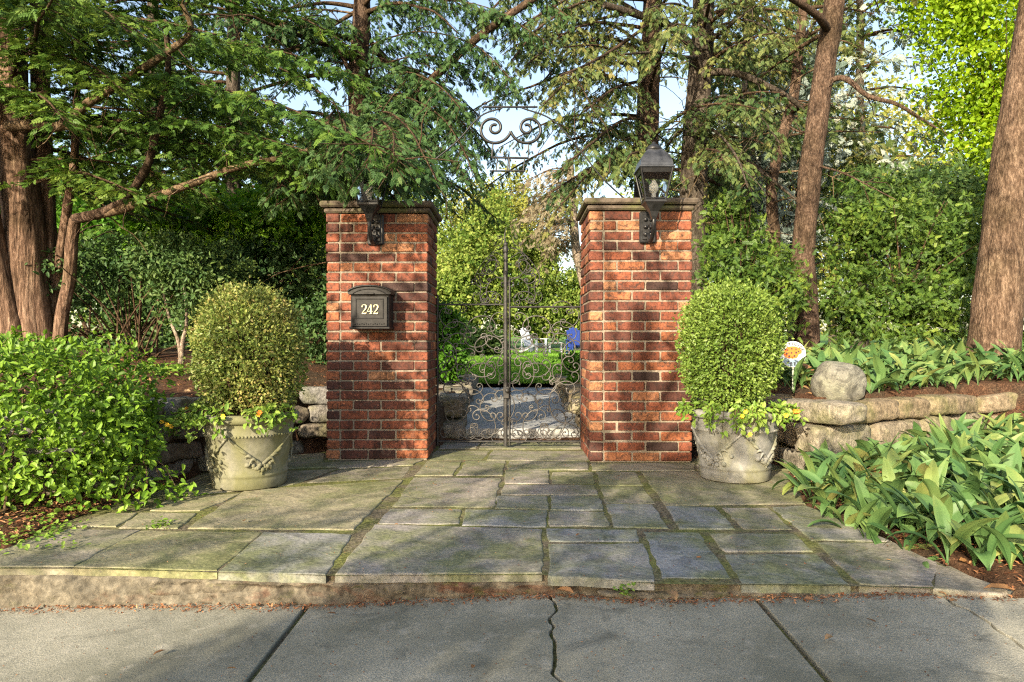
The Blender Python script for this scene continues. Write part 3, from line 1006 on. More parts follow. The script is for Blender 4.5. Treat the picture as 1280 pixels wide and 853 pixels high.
# ------------------------------------------------------------------ lanterns
def lantern(x, y, label):
    """back plate on the brick face at y, body about 0.23 m in front"""
    r = thing('wall_lantern', (x, y, 1.78), label, 'lantern', 'wall lanterns on the gate pillars')
    mb = MB()
    cbox(mb, (x, y - .014, 1.755), (.125, .026, .235), .01)
    cbox(mb, (x, y - .031, 1.755), (.085, .012, .19), .006)
    for k in (-1, 1):
        for q in range(3): ball(mb, (x + k * .02, y - .04, 1.70 + q * .055), .017, 6)
    mb.build('back_plate', M['black'], r)
    by = y - .235
    mb = MB()
    arm = resample([(x, y - .03, 1.70), (x + .0, y - .10, 1.64), (x + .0, y - .19, 1.66), (x, by, 1.74), (x, by, 1.80)], 26)
    tube(mb, arm, np.linspace(.016, .013, 26), 8)
    a = np.linspace(0, 4.2, 26)
    sp = np.c_[np.full(26, x), y - .085 - .045 * np.exp(-a * .25) * np.cos(a), 1.735 + .045 * np.exp(-a * .25) * np.sin(a)]
    tube(mb, sp, .008, 6)
    mb.build('arm', M['black'], r)
    # tapered socket under the cage
    def ring(w, z): return [(x + sx * w, by + sy * w, z) for sx, sy in ((-1, -1), (1, -1), (1, 1), (-1, 1))]
    def loft(mb, rows, cap=True):
        v = sum([ring(w, z) for w, z in rows], [])
        f = []
        for i in range(len(rows) - 1):
            for k in range(4):
                f.append((i * 4 + k, i * 4 + (k + 1) % 4, (i + 1) * 4 + (k + 1) % 4, (i + 1) * 4 + k))
        if cap:
            f.append((3, 2, 1, 0)); n = (len(rows) - 1) * 4; f.append((n, n + 1, n + 2, n + 3))
        mb.add(v, f)
    mb = MB()
    loft(mb, [(.014, 1.775), (.022, 1.80), (.03, 1.83), (.068, 1.886), (.076, 1.89), (.076, 1.902)])
    mb.build('socket', M['black'], r)
    zb, zt, wb, wt = 1.904, 2.125, .070, .112
    mb = MB()
    for sx, sy in ((-1, -1), (1, -1), (1, 1), (-1, 1)):
        tube(mb, [(x + sx * wb, by + sy * wb, zb), (x + sx * wt, by + sy * wt, zt)], .0075, 4)
    for w, z, t in ((wb, zb, .012), (wb + .004, zb + .012, .006)):
        c = [(x + sx * w, by + sy * w, z) for sx, sy in ((-1, -1), (1, -1), (1, 1), (-1, 1))]
        for i in range(4): tube(mb, [c[i], c[(i + 1) % 4]], t * .7, 4)
    # head rail band
    for i in range(4):
        c = [(sx, sy) for sx, sy in ((-1, -1), (1, -1), (1, 1), (-1, 1))]
        a, b = c[i], c[(i + 1) % 4]
        w0, w1 = wt - .008, wt + .002
        z0, z1 = zt - .034, zt
        mb.add([(x + a[0] * w0, by + a[1] * w0, z0), (x + b[0] * w0, by + b[1] * w0, z0), (x + b[0] * w1, by + b[1] * w1, z1), (x + a[0] * w1, by + a[1] * w1, z1)], [(0, 1, 2, 3)])
    mb.build('cage_frame', M['black'], r)
    for i in range(4):
        c = [(-1, -1), (1, -1), (1, 1), (-1, 1)]
        a, b = c[i], c[(i + 1) % 4]
        g = MB()
        e = .006
        g.add([(x + a[0] * (wb - e), by + a[1] * (wb - e), zb + .012), (x + b[0] * (wb - e), by + b[1] * (wb - e), zb + .012), (x + b[0] * (wt - e - .008), by + b[1] * (wt - e - .008), zt - .033), (x + a[0] * (wt - e - .008), by + a[1] * (wt - e - .008), zt - .033)], [(0, 1, 2, 3)])
        g.build('glass_pane', M['glass'], r)
    mb = MB()
    rows = [(.124, zt + .0), (.124, zt + .008), (.114, zt + .014)]
    for k in np.linspace(0, 1, 8)[1:]:
        rows.append((.114 - .066 * k ** 2.0, zt + .014 + .129 * k))
    loft(mb, rows)
    rf = mb.build('roof', M['roof_worn_sheen'], r)
    mb = MB()
    lathe(mb, [(.052, 2.262), (.06, 2.272), (.058, 2.285), (.04, 2.30), (.02, 2.312), (.012, 2.318), (.014, 2.326), (.0, 2.334)], (x, by, 0), 20)
    mb.build('vent_cap', M['black'], rf)
    mb = MB()
    lathe(mb, [(.0, 1.98), (.02, 1.985), (.033, 2.005), (.036, 2.025), (.03, 2.045), (.018, 2.06), (.014, 2.075), (.0, 2.08)], (x, by, -.02), 16)
    bb = mb.build('bulb', M['bulb'], r)
    mb = MB()
    lathe(mb, [(.03, 1.905), (.016, 1.92), (.016, 1.965), (.0, 1.967)], (x, by, 0), 12)
    mb.build('bulb_holder', M['white'], bb)
    return r
lantern((809 - 640) / FPX * PRY0, PRY0, 'black four sided glass lantern in plain view on the pillar right of the gate')
lantern((470 - 640) / FPX * PLY0, PLY0, 'black glass lantern half hidden by hanging evergreen boughs above the mailbox')

# ------------------------------------------------------------------ mailbox
def stroke(mb, pts, ws, x, y, z, sc, tone=.5):
    """flat lettering stroke of varying width in the x-z plane, facing -y"""
    p = resample(np.array([(a, 0, b) for a, b in pts]), max(2, len(pts) * 6) if len(pts) > 2 else 2)
    w = np.interp(np.linspace(0, 1, len(p)), np.linspace(0, 1, len(ws)), ws)
    t = unit(np.gradient(p, axis=0))
    n = np.c_[-t[:, 2], np.zeros(len(p)), t[:, 0]]
    a, b = p + n * w[:, None] / 2, p - n * w[:, None] / 2
    th = .0025 / sc
    V = np.concatenate([a, b, a + [0, th, 0], b + [0, th, 0]]) * sc + np.array([x, y, z])
    m = len(p)
    i = np.arange(m - 1)
    F = np.concatenate([np.c_[i, i + 1, m + i + 1, m + i], np.c_[2 * m + i, 2 * m + i + 1, i + 1, i], np.c_[m + i, m + i + 1, 3 * m + i + 1, 3 * m + i]])
    mb.add(V, F, tone)
def digit(mb, d, x, y, z, sc):
    if d == '2':
        stroke(mb, [(.06, .74), (.09, .90), (.27, 1.0), (.46, .92), (.50, .74), (.40, .50), (.20, .26), (.06, .10)], [.13, .07, .06, .12, .16, .12, .07, .05], x, y, z, sc)
        stroke(mb, [(.04, .055), (.50, .055)], [.13, .13], x, y, z, sc)
        stroke(mb, [(.49, .02), (.53, .24)], [.06, .03], x, y - .0006, z, sc)
        ball(mb, (x + .10 * sc, y + .002, z + .76 * sc), .075 * sc, 6)
    if d == '4':
        stroke(mb, [(.38, 1.0), (.38, .0)], [.15, .15], x, y, z, sc)
        stroke(mb, [(.36, 1.0), (.0, .27)], [.05, .05], x, y - .0006, z, sc)
        stroke(mb, [(-.02, .28), (.56, .28)], [.07, .07], x, y - .0009, z, sc)
        stroke(mb, [(.24, .025), (.52, .025)], [.05, .05], x, y - .0009, z, sc)
def mailbox():
    xa, xb, y0, y1, z0, z1 = -1.195, -.90, 5.02, 5.215, .995, 1.262
    xm = (xa + xb) / 2
    r = thing('wall_mailbox', (xm, y1, z0), 'black wall mailbox numbered 242 with an arched lid on the brick pillar', 'mailbox')
    mb = MB()
    cbox(mb, (xm, (y0 + y1) / 2 + .006, (z0 + z1) / 2), (xb - xa - .012, y1 - y0 - .012, z1 - z0), .006)
    cbox(mb, (xm, (y0 + y1) / 2, z0 + .008), (xb - xa + .004, y1 - y0 + .004, .018), .004)
    body = mb.build('body', M['black_worn'], r)
    mb = MB()
    cbox(mb, (xm, y0 + .002, (z0 + z1) / 2 - .004), (xb - xa - .035, .008, z1 - z0 - .045), .003)
    for dx, dz, sx, sz in ((0, .075, .2, .007), (0, -.068, .2, .007), (-.1, .004, .007, .15), (.1, .004, .007, .15)):
        cbox(mb, (xm + dx, y0 - .004, (z0 + z1) / 2 + dz + .012), (sx, .006, sz), .002)
    for k in range(14):
        ball(mb, (xm - .105 + k * .0162, y0 - .002, z0 + .034 + .004 * (k % 2)), .0055, 5)
    fp = mb.build('front_panel', M['black_worn'], r)
    mb = MB()
    for k, d in enumerate('242'):
        digit(mb, d, xm - .058 + k * .043, y0 - .0095, z0 + .110, .068)
    mb.build('number', M['cream'], fp)
    # arched lid
    mb = MB()
    n = 20
    u = np.linspace(-1, 1, n)
    px = xm + u * (xb - xa + .018) / 2
    pz = z1 + .008 + .062 * np.sqrt(np.clip(1 - (u * .93) ** 2, 0, 1)) - .022
    prof = np.c_[px, pz]
    ya, yb = y0 - .014, y1
    lo = z1 - .012
    V = np.concatenate([np.c_[px, np.full(n, ya), pz], np.c_[px, np.full(n, yb), pz + .016], np.c_[px, np.full(n, ya), np.full(n, lo)]])
    i = np.arange(n - 1)
    mb.add(V, np.concatenate([np.c_[i, i + 1, n + i + 1, n + i], np.c_[2 * n + i, 2 * n + i + 1, i + 1, i]]))
    for s, xx in ((0, px[0]), (1, px[-1])):
        k = 0 if s == 0 else n - 1
        q = [(xx, ya, lo), (xx, yb, lo), (xx, yb, pz[k] + .016), (xx, ya, pz[k])]
        mb.add(q, [(0, 1, 2, 3) if s else (3, 2, 1, 0)])
    tube(mb, np.c_[px, np.full(n, ya - .003), pz + .002], .008, 6)
    tube(mb, np.c_[px * .8 + xm * .2, np.full(n, ya - .002), pz - .022], .004, 5)
    cbox(mb, (xm, ya - .004, lo + .004), (.075, .014, .012), .003)
    lid = mb.build('lid', M['black_worn'], r)
    mb = MB()
    tube(mb, [(xa - .006, y1 - .04, z1 - .002), (xb + .006, y1 - .04, z1 - .002)], .007, 8)
    mb.build('hinge', M['black'], lid)
mailbox()

# ------------------------------------------------------------------ wrought iron gate
def _unit_scroll(kind):
    n = 72
    u = np.linspace(-1, 1, n)
    k = (1.1 + 8.6 * np.abs(u) ** 2.6) * 2.05
    if kind == 'S': k = k * np.sign(u)
    th = np.cumsum(k) * (u[1] - u[0])
    th -= th[n // 2]
    p = np.c_[np.cumsum(np.cos(th)), np.cumsum(np.sin(th))]
    a, b = p[0], p[-1]
    d = b - a
    L = np.linalg.norm(d)
    p = (p - a)
    c, s = d[0] / L, d[1] / L
    return np.c_[p[:, 0] * c + p[:, 1] * s, -p[:, 0] * s + p[:, 1] * c] / L
SCR = {k: _unit_scroll(k) for k in 'CS'}
def scroll(mb, p, q, kind='C', flip=1, y=0., r=.0042, xm=1, x0=0, seg=6):
    p, q = np.array(p, float), np.array(q, float)
    d = q - p
    s = SCR[kind] * [1, flip]
    v = np.c_[p[0] + s[:, 0] * d[0] - s[:, 1] * d[1], p[1] + s[:, 0] * d[1] + s[:, 1] * d[0]]
    tube(mb, np.c_[x0 + xm * v[:, 0], np.full(len(v), y), v[:, 1]], r, seg)
    for e in (v[0], v[-1]):
        ball(mb, (x0 + xm * e[0], y, e[1]), r * 2.0, 5)

GY = 5.79
def gate_leaf(xh, xc, label, latch):
    """xh: hinge side, xc: meeting side"""
    w = abs(xc - xh)
    sg = 1 if xc > xh else -1
    r = thing('gate_leaf', (xh, GY, 0), label, 'iron gate', 'leaves of the wrought iron gate')
    mb = MB()
    X = lambda u: xh + sg * u
    top_rail, bot = 1.215 if latch else 1.195, .055
    tube(mb, [(X(.0), GY, .02), (X(.0), GY, 1.30)], .0095, 4)
    tube(mb, [(X(w), GY, .02), (X(w), GY, 1.66 if latch else 1.45)], .010 if not latch else .021, 4 if not latch else 6)
    if latch:
        tube(mb, resample([(X(w), GY, 1.66), (X(w), GY, 1.72)], 4), [.021, .024, .02, .012], 8)
        tube(mb, resample([(X(w), GY, 1.72), (X(w) - .008, GY, 1.80), (X(w) + .006, GY, 1.87)], 10), np.linspace(.009, .003, 10), 6)
        ball(mb, (X(w), GY, 1.725), .02, 6)
    tube(mb, [(X(0), GY, top_rail), (X(w), GY, top_rail)], .0085, 4)
    tube(mb, [(X(0), GY, bot), (X(w), GY, bot)], .0095, 4)
    mb.build('frame', M['iron'], r)
    # scrollwork of the lower part
    mb = MB()
    S = lambda p, q, k='C', f=1, rr=.0048: scroll(mb, p, q, k, f, GY, rr, sg, xh, 5)
    a = w - .02
    # bottom cluster
    S((.06, .13), (.20, .10), 'C', -1); S((.20, .28), (.29, .13), 'C', 1); S((.42, .13), (.33, .28), 'C', 1)
    S((.26, .10), (.30, .19), 'C', 1, .004); S((.36, .10), (.32, .19), 'C', -1, .004)
    S((.44, .14), (.57, .12), 'S', -1); S((.50, .09), (.58, .22), 'C', 1, .004)
    # tall C scrolls at the hinge side
    S((.12, .50), (.12, .26), 'C', -1, .0052); S((.07, .40), (.15, .36), 'S', 1, .004)
    S((.22, .42), (.36, .40), 'C', -1, .005); S((.24, .54), (.36, .52), 'C', 1); S((.28, .33), (.42, .34), 'S', 1)
    S((.46, .42), (.46, .26), 'C', 1, .005); S((.54, .44), (.54, .26), 'C', -1)
    S((.06, .60), (.20, .68), 'C', 1); S((.10, .74), (.24, .58), 'S', 1); S((.05, .86), (.05, .68), 'C', -1)
    S((.30, .70), (.46, .70), 'C', 1, .005); S((.30, .62), (.46, .62), 'C', -1, .005); S((.38, .66), (.38, .78), 'S', 1, .004)
    S((.52, .54), (.52, .74), 'C', -1); S((.58, .60), (.58, .80), 'C', 1, .004)
    S((.16, .86), (.30, .80), 'S', -1); S((.36, .86), (.52, .84), 'C', -1, .005); S((.20, .92), (.10, .80), 'C', 1)
    S((.44, .92), (.56, .90), 'C', 1); S((.26, .94), (.40, .94), 'C', 1, .005); S((.08, .96), (.22, 1.0), 'C', -1)
    S((.30, 1.02), (.46, 1.02), 'C', -1); S((.53, .98), (.53, 1.12), 'C', -1, .004)
    S((.06, 1.15), (.15, 1.06), 'C', 1, .004); S((.10, 1.17), (.22, 1.17), 'C', -1, .0035)
    mb.build('scrollwork', M['iron_sunlit'], r)
    # the crest above the rail
    mb = MB()
    S = lambda p, q, k='C', f=1, rr=.0048: scroll(mb, p, q, k, f, GY, rr, sg, xh, 5)
    arc = resample([(w - .01, 0, 1.70), (w - .10, 0, 1.665), (w - .20, 0, 1.56), (w - .255, 0, 1.45), (w - .23, 0, 1.37), (w - .16, 0, 1.36)], 40)
    tube(mb, np.c_[xh + sg * arc[:, 0], np.full(40, GY), arc[:, 2]], .0042, 5)
    arc = resample([(w - .01, 0, 1.61), (w - .09, 0, 1.655), (w - .15, 0, 1.56), (w - .10, 0, 1.47), (w - .01, 0, 1.42)], 30)
    tube(mb, np.c_[xh + sg * arc[:, 0], np.full(30, GY), arc[:, 2]], .0038, 5)
    S((w - .08, 1.56), (w - .15, 1.50), 'C', 1); S((w - .12, 1.60), (w - .18, 1.50), 'C', -1); S((w - .20, 1.46), (w - .14, 1.42), 'C', 1)
    S((w - .05, 1.78), (w - .09, 1.73), 'C', -1, .0034)
    S((w - .26, 1.40), (w - .16, 1.25), 'S', 1); S((w - .03, 1.40), (w - .11, 1.28), 'C', 1); S((w - .18, 1.26), (w - .06, 1.24), 'C', -1)
    S((w - .25, 1.30), (w - .19, 1.25), 'C', 1, .0034)
    mb.build('crest', M['iron'], r)
    for z in (.23, 1.10):
        h = MB()
        cbox(h, (xh - sg * .018, GY + .004, z), (.05, .018, .03), .003)
        h.build('hinge', M['iron'], r)
    if latch:
        h = MB()
        cbox(h, (X(w) + .005, GY - .018, .47), (.05, .02, .10), .004)
        ball(h, (X(w) + .012, GY - .045, .49), .02, 7)
        h.build('latch', M['iron'], r)
    return r
gate_leaf((547 - 640) / FPX * GY, (632 - 640) / FPX * GY, 'left leaf of the wrought iron scroll gate with the thick meeting bar and finial', True)
gate_leaf((726 - 640) / FPX * GY, (637 - 640) / FPX * GY, 'right leaf of the wrought iron scroll gate hinged to the lantern pillar', False)

# the iron arch with two scrolls and a hanging nameplate bracket
def overthrow():
    Y = 5.5
    P = lambda px, py: W(px, py, Y)
    r = thing('iron_overthrow', P(635, 215), 'black iron overthrow with a pair of big scrolls hanging high above the gate', 'iron overthrow')
    mb = MB()
    for pts in ([(628, 135), (600, 146), (570, 178), (525, 215), (490, 248)], [(652, 135), (690, 150), (722, 184), (752, 222), (782, 250)]):
        tube(mb, resample([P(*q) for q in pts], 40), .0065, 6)
    tube(mb, [P(605, 134), P(672, 134)], .008, 6)
    mb.build('arch_bar', M['black'], r)
    for cx, s in ((617, 1), (660, -1)):
        mb = MB()
        a = np.linspace(0, 3.6 * np.pi, 90)
        rad = 24 * np.exp(-a / (3.6 * np.pi) * 1.9)
        # spiral drawn into the centre
        p = np.array([P(cx + s * (r_ * math.cos(q) - 2 + 4 * (q / 11.3)), 160 + r_ * .98 * math.sin(q)) for r_, q in zip(rad, a + .2)])
        tube(mb, p, .0125, 7)
        mb.build('scroll', M['black'], r)
    mb = MB()
    tube(mb, [P(616, 178), P(615, 196)], .008, 6)
    tube(mb, [P(661, 178), P(660, 200)], .006, 6)
    tube(mb, [P(614, 197), P(661, 198)], .009, 6)
    tube(mb, [P(612, 214), P(656, 214)], .007, 6)
    for px in (622, 636, 638, 656):
        tube(mb, [P(px, 197), P(px - 2, 214)], .006, 6)
    mb.build('hanging_bracket', M['black'], r)
overthrow()

# ------------------------------------------------------------------ planters
def planter(loc, mat, label):
    r = thing('garden_urn', loc, label, 'planter', 'round garlanded stone planters beside the pillars')
    x, y, z = loc
    mb = MB()
    prof = [(.0, .0), (.215, .0), (.222, .006), (.226, .06), (.224, .072), (.231, .078), (.231, .092), (.226, .098), (.232, .15), (.250, .26), (.262, .318), (.268, .322), (.268, .336), (.263, .340), (.270, .395), (.272, .405)]
    lathe(mb, prof, loc, 56)
    for k in range(84):
        a = 2 * np.pi * k / 84
        ball(mb, (x + .268 * math.cos(a), y + .268 * math.sin(a), z + .329), .0078, 4)
    for i in range(len(mb.v)):
        q = mb.v[i]
        mb.v[i] = q + .0025 * np.c_[vnoise(q, 8, 2), vnoise(q, 8, 3), 0 * q[:, 0]]
    mb.build('urn_body', mat, r)
    mb = MB()
    lathe(mb, [(.270, .400), (.285, .404), (.298, .414), (.302, .430), (.298, .446), (.284, .456), (.262, .458), (.246, .450), (.240, .42), (.238, .40)], loc, 56)
    mb.build('rim', mat, r)
    mb = MB()
    lathe(mb, [(.0, .425), (.12, .428), (.242, .418)], loc, 30)
    mb.build('soil', M['mulch'], r)
    rad = lambda h: np.interp(h, [q[1] for q in prof[1:]], [q[0] for q in prof[1:]])
    for k in range(4):
        mb = MB()
        a0 = R(-90 + 38 + 90 * k)
        rng = np.random.default_rng(k)
        for s in (-1, 1):
            t = np.linspace(0, 1, 22)
            ang = a0 + s * R(43) * (1 - t)
            h = .318 - .165 * t ** .9
            p = np.c_[x + (rad(h) + .004) * np.cos(ang), y + (rad(h) + .004) * np.sin(ang), z + h]
            tube(mb, p, np.linspace(.007, .010, 22), 6)
            for q in range(3):
                i = 12 + q * 3
                b = p[i]
                out = unit(np.array([math.cos(ang[i]), math.sin(ang[i]), 0]))
                tan = np.array([-out[1], out[0], 0]) * -s
                lf = resample([b, b + tan * .03 * -1 + [0, 0, .018] + out * .008, b + tan * -.055 + [0, 0, .034 - .03 * q] + out * .004], 8)
                tube(mb, lf, [.003, .008, .010, .010, .009, .007, .004, .002], 5)
        for q in range(24):
            ang = a0 + rng.normal(0, R(9))
            h = .152 + rng.normal(0, .014) - .022 * (1 - abs(ang - a0) / R(16))
            ball(mb, (x + (rad(h) + .006) * math.cos(ang), y + (rad(h) + .006) * math.sin(ang), z + h), rng.uniform(.010, .017), 6)
        for q in range(4):
            h = .12 - q * .008
            ball(mb, (x + (rad(h) + .005) * math.cos(a0), y + (rad(h) + .005) * math.sin(a0), z + h), .012 - q * .002, 6)
        ang = a0 + R(43)
        ball(mb, (x + rad(.322) * math.cos(ang), y + rad(.322) * math.sin(ang), z + .322), .014, 6)
        mb.build('garland', mat, r)
    return r
UL, UR = np.array([-1.66, 4.32, .004]), np.array([1.475, 4.53, .004])
planter(UL, M['planter_moss'], 'mossy round stone urn with garlands left of the gate holding the browner boxwood')
planter(UR, M['planter'], 'clean grey round stone urn with garlands standing right of the gate')

# ------------------------------------------------------------------ round garden sign
def arc_text(parent, txt, c, rad, a0, a1, size, mat, inward=False):
    """letters laid on an arc in the x-z plane, facing -y"""
    me_all = MB()
    n = len(txt)
    for i, ch in enumerate(txt):
        if ch == ' ': continue
        cu = bpy.data.curves.new('t', 'FONT')
        cu.body = ch
        cu.size = size
        cu.align_x = 'CENTER'
        cu.extrude = .0006
        cu.offset = size * .035
        to = bpy.data.objects.new('t', cu)
        C.objects.link(to)
        dg = bpy.context.evaluated_depsgraph_get()
        me = to.evaluated_get(dg).to_mesh()
        v = np.array([q.co[:] for q in me.vertices])
        f = [list(p.vertices) for p in me.polygons]
        to.evaluated_get(dg).to_mesh_clear()
        bpy.data.objects.remove(to)
        bpy.data.curves.remove(cu)
        if not len(v): continue
        a = R(a0 + (a1 - a0) * i / max(n - 1, 1))
        rot = (a - np.pi / 2) if not inward else (a + np.pi / 2)
        base = np.array([math.cos(a), math.sin(a)]) * rad
        x = v[:, 0] * math.cos(rot) - v[:, 1] * math.sin(rot) + base[0]
        z = v[:, 0] * math.sin(rot) + v[:, 1] * math.cos(rot) + base[1]
        me_all.add(np.c_[c[0] + x, c[1] - v[:, 2], c[2] + z], f)
    return me_all.build('lettering', mat, parent)
def sign():
    Y = 5.15
    c = W(991, 443, Y)
    c[1] = Y
    R0 = .098
    r = thing('garden_sign', (c[0], Y, .47), 'small round white garden sign with an orange spotted beetle on a thin stake', 'sign')
    mb = MB()
    a = np.linspace(0, 2 * np.pi, 40, endpoint=False)
    for yy in (-.003, .003): pass
    V = np.concatenate([np.c_[c[0] + R0 * np.cos(a), np.full(40, Y - .003), c[2] + R0 * np.sin(a)], np.c_[c[0] + R0 * np.cos(a), np.full(40, Y + .003), c[2] + R0 * np.sin(a)]])
    i = np.arange(40)
    mb.add(V, np.c_[i, np.roll(i, -1), np.roll(i, -1) + 40, i + 40])
    mb.add(V[:40], [list(range(40))[::-1]])
    mb.add(V[40:], [list(range(40))])
    d = mb.build('disc', M['white'], r)
    def blob(name, pts, y, mat):
        m = MB()
        p = resample(np.array([(q[0], 0, q[1]) for q in pts + pts[:1]]), 48)[:-1]
        V = np.c_[c[0] + p[:, 0] * R0, np.full(len(p), Y - y), c[2] + p[:, 2] * R0]
        m.add(V, [list(range(len(p)))])
        return m.build(name, mat, d)
    blob('beetle_body', [(-.72, .05), (-.6, .42), (-.2, .60), (.25, .58), (.6, .36), (.66, .08), (.45, -.02), (.3, -.28), (-.1, -.34), (-.5, -.26), (-.66, -.12)][::-1], .0045, M['sign_orange'])
    blob('lower_panel', [(-.82, -.45), (-.6, -.33), (-.3, -.38), (0, -.42), (.35, -.38), (.55, -.5), (.42, -.82), (.1, -.95), (-.3, -.92), (-.62, -.72)][::-1], .0042, M['sign_blue'])
    mb = MB()
    for (u, v, q) in ((-.42, .32, .07), (-.1, .42, .07), (.22, .38, .06), (-.48, .05, .08), (-.12, .10, .07), (.24, .12, .08), (-.3, -.15, .09), (.1, -.14, .08), (.42, .22, .06)):
        lathe(mb, [(q * R0, 0), (0, .0005)], (0, 0, 0), 12)
        vv = mb.v[-1]
        mb.v[-1] = np.c_[c[0] + u * R0 + vv[:, 0], Y - .005 - vv[:, 2], c[2] + v * R0 + vv[:, 1]]
    mb.build('spots', M['sign_black'], d)
    arc_text(d, 'PESTICIDE', c - [0, .0042, 0], R0 * .68, 160, 25, R0 * .33, M['sign_black'])
    arc_text(d, 'FREE', c - [0, .0058, 0], R0 * .86, 240, 300, R0 * .34, M['sign_black'], True)
    mb = MB()
    cbox(mb, (c[0] + .005, Y + .008, (c[2] - R0 * .5 + .45) / 2), (.014, .008, c[2] - R0 * .5 - .45), .002)
    mb.build('stake', M['stake'], r)
sign()

# ------------------------------------------------------------------ lawn chairs far beyond the gate
def lawn_chair(loc, mat, label, rot):
    r = thing('lawn_chair', (0, 0, 0), label, 'lawn chair', 'slatted lawn chairs on the far lawn')
    def tilt(ang): return np.array([[1, 0, 0], [0, math.cos(ang), math.sin(ang)], [0, -math.sin(ang), math.cos(ang)]])
    mb = MB()
    A = tilt(R(-20)).T
    for i, (xx, hh) in enumerate(zip((-.22, -.11, 0, .11, .22), (.68, .76, .8, .76, .68))):
        cbox(mb, np.array([xx, .28 + hh / 2 * math.sin(R(22)), .28 + hh / 2 * math.cos(R(22))]), (.10, .022, hh), .004, tilt(R(22)).T if False else np.array([[1, 0, 0], [0, math.cos(R(22)), -math.sin(R(22))], [0, math.sin(R(22)), math.cos(R(22))]]))
    mb.build('backrest', mat, r)
    mb = MB()
    for i in range(6):
        y = -.30 + i * .105
        cbox(mb, (0, y, .37 - .16 * (i / 5)), (.56, .09, .022), .004)
    mb.build('seat', mat, r)
    for s in (-1, 1):
        mb = MB(); cbox(mb, (s * .34, -.05, .56), (.13, .74, .024), .005); mb.build('armrest', mat, r)
        mb = MB(); cbox(mb, (s * .30, -.34, .275), (.03, .10, .55), .004); mb.build('leg', mat, r)
        mb = MB()
        cbox(mb, (s * .27, .08, .2), (.03, .95, .10), .004, np.array([[1, 0, 0], [0, math.cos(R(20)), -math.sin(R(20))], [0, math.sin(R(20)), math.cos(R(20))]]))
        cbox(mb, (s * .30, .40, .28), (.03, .08, .55), .004)
        mb.build('leg', mat, r)
    r.location = tuple(loc)
    r.rotation_euler = (0, 0, rot)
    return r
Yc = 27
zl = lambda y: .13 + .0165 * (y - 11.8) + .05
lawn_chair((W(668, 0, Yc)[0], Yc, zl(Yc)), M['paleblue'], 'weathered white slatted lawn chair out on the far lawn', R(50))
lawn_chair((W(722, 0, 25)[0], 25, zl(25)), M['blue'], 'navy blue slatted lawn chair beside the right pillar on the lawn', R(12))
def low_table():
    p = np.array([W(690, 0, Yc)[0] + .1, Yc - .4, zl(Yc)])
    r = thing('low_table', p, 'low white slatted table beside the white lawn chair', 'table')
    mb = MB()
    for k in range(5): cbox(mb, p + [(k - 2) * .11, 0, .40], (.10, .7, .022), .004)
    mb.build('table_top', M['paleblue'], r)
    for sx in (-1, 1):
        for sy in (-1, 1):
            mb = MB(); cbox(mb, p + [sx * .22, sy * .28, .195], (.05, .05, .38), .004); mb.build('leg', M['paleblue'], r)
low_table()

# ------------------------------------------------------------------ vegetation
def foliate(mb, path, L_side, spray, rng, droop=.35, step=.07, tone0=.5, tsp=.25, start=.15, wood=1, tubes=.6, wid=.9, flat=.75, acc=None, srange=(.12, .95), r_tw=.0045):
    n = max(8, int(len(path) * 6))
    p = resample(path, n)
    seg = np.r_[0, np.cumsum(np.linalg.norm(np.diff(p, axis=0), axis=1))]
    L = seg[-1]
    tg = unit(np.gradient(p, axis=0))
    s = start * L
    side = 1
    P, D, N, T = [], [], [], []
    while s < L:
        t = s / L
        b = np.array([np.interp(s, seg, p[:, k]) for k in range(3)])
        tan = np.array([np.interp(s, seg, tg[:, k]) for k in range(3)])
        lat = unit(np.cross(tan, [0, 0, 1.0])) * side
        ln = L_side * (1 - .6 * t) * rng.uniform(.45, 1.15)
        d = unit(tan * rng.uniform(.35, .8) + lat * rng.uniform(.6, 1.0) + np.array([0, 0, -droop * rng.uniform(.2, 1.6)]) + rng.normal(0, .16, 3))
        g = np.array([0, 0, -droop])
        k = np.linspace(0, 1, 5)[:, None]
        tw = b + d * ln * k + g * ln * .55 * k ** 2
        if rng.random() < tubes:
            tube(mb, tw, np.linspace(r_tw, .0015, 5), 3, .5, wood, False, caps=False)
        m = max(2, int(ln / (spray * .42)))
        kk = np.sort(rng.uniform(srange[0], 1.0, m))
        pos = b + d * ln * kk[:, None] + g * ln * .55 * kk[:, None] ** 2
        dd = unit(d + g * 1.1 * kk[:, None])
        l2 = unit(np.cross(dd, [0, 0, 1.0]))
        sg = np.where(np.arange(m) % 2, 1, -1)[:, None]
        P.append(pos + rng.normal(0, spray * .12, (m, 3)))
        D.append(unit(dd * .8 + l2 * sg * rng.uniform(.3, 1.0, (m, 1)) + np.array([0, 0, -droop * .8]) + rng.normal(0, .22, (m, 3))))
        N.append(unit(np.array([0, 0, flat]) + rng.normal(0, 1 - flat + .15, (m, 3))))
        T.append(np.clip(tone0 + rng.normal(0, tsp * .6) + rng.normal(0, tsp * .6, m), 0, 1))
        side = -side
        s += step * rng.uniform(.6, 1.4)
    if P:
        P, D, N, T = map(np.concatenate, (P, D, N, T))
        leaves(mb, P, D, N, spray * rng.uniform(.7, 1.3, len(P)), wid, T, T_SPRAY, 0)

def limb_path(b, az, L, rise, droop, rng, n=6, wob=.06):
    t = np.linspace(0, 1, n)[:, None]
    h = np.array([math.sin(az), math.cos(az), 0])
    p = b + h * L * t + np.array([0, 0, 1.0]) * (rise * L * t - droop * L * t ** 2)
    q = rng.normal(0, wob * L, (n, 3)) * np.minimum(t, .7)
    return p + np.cumsum(q, axis=0) * .4

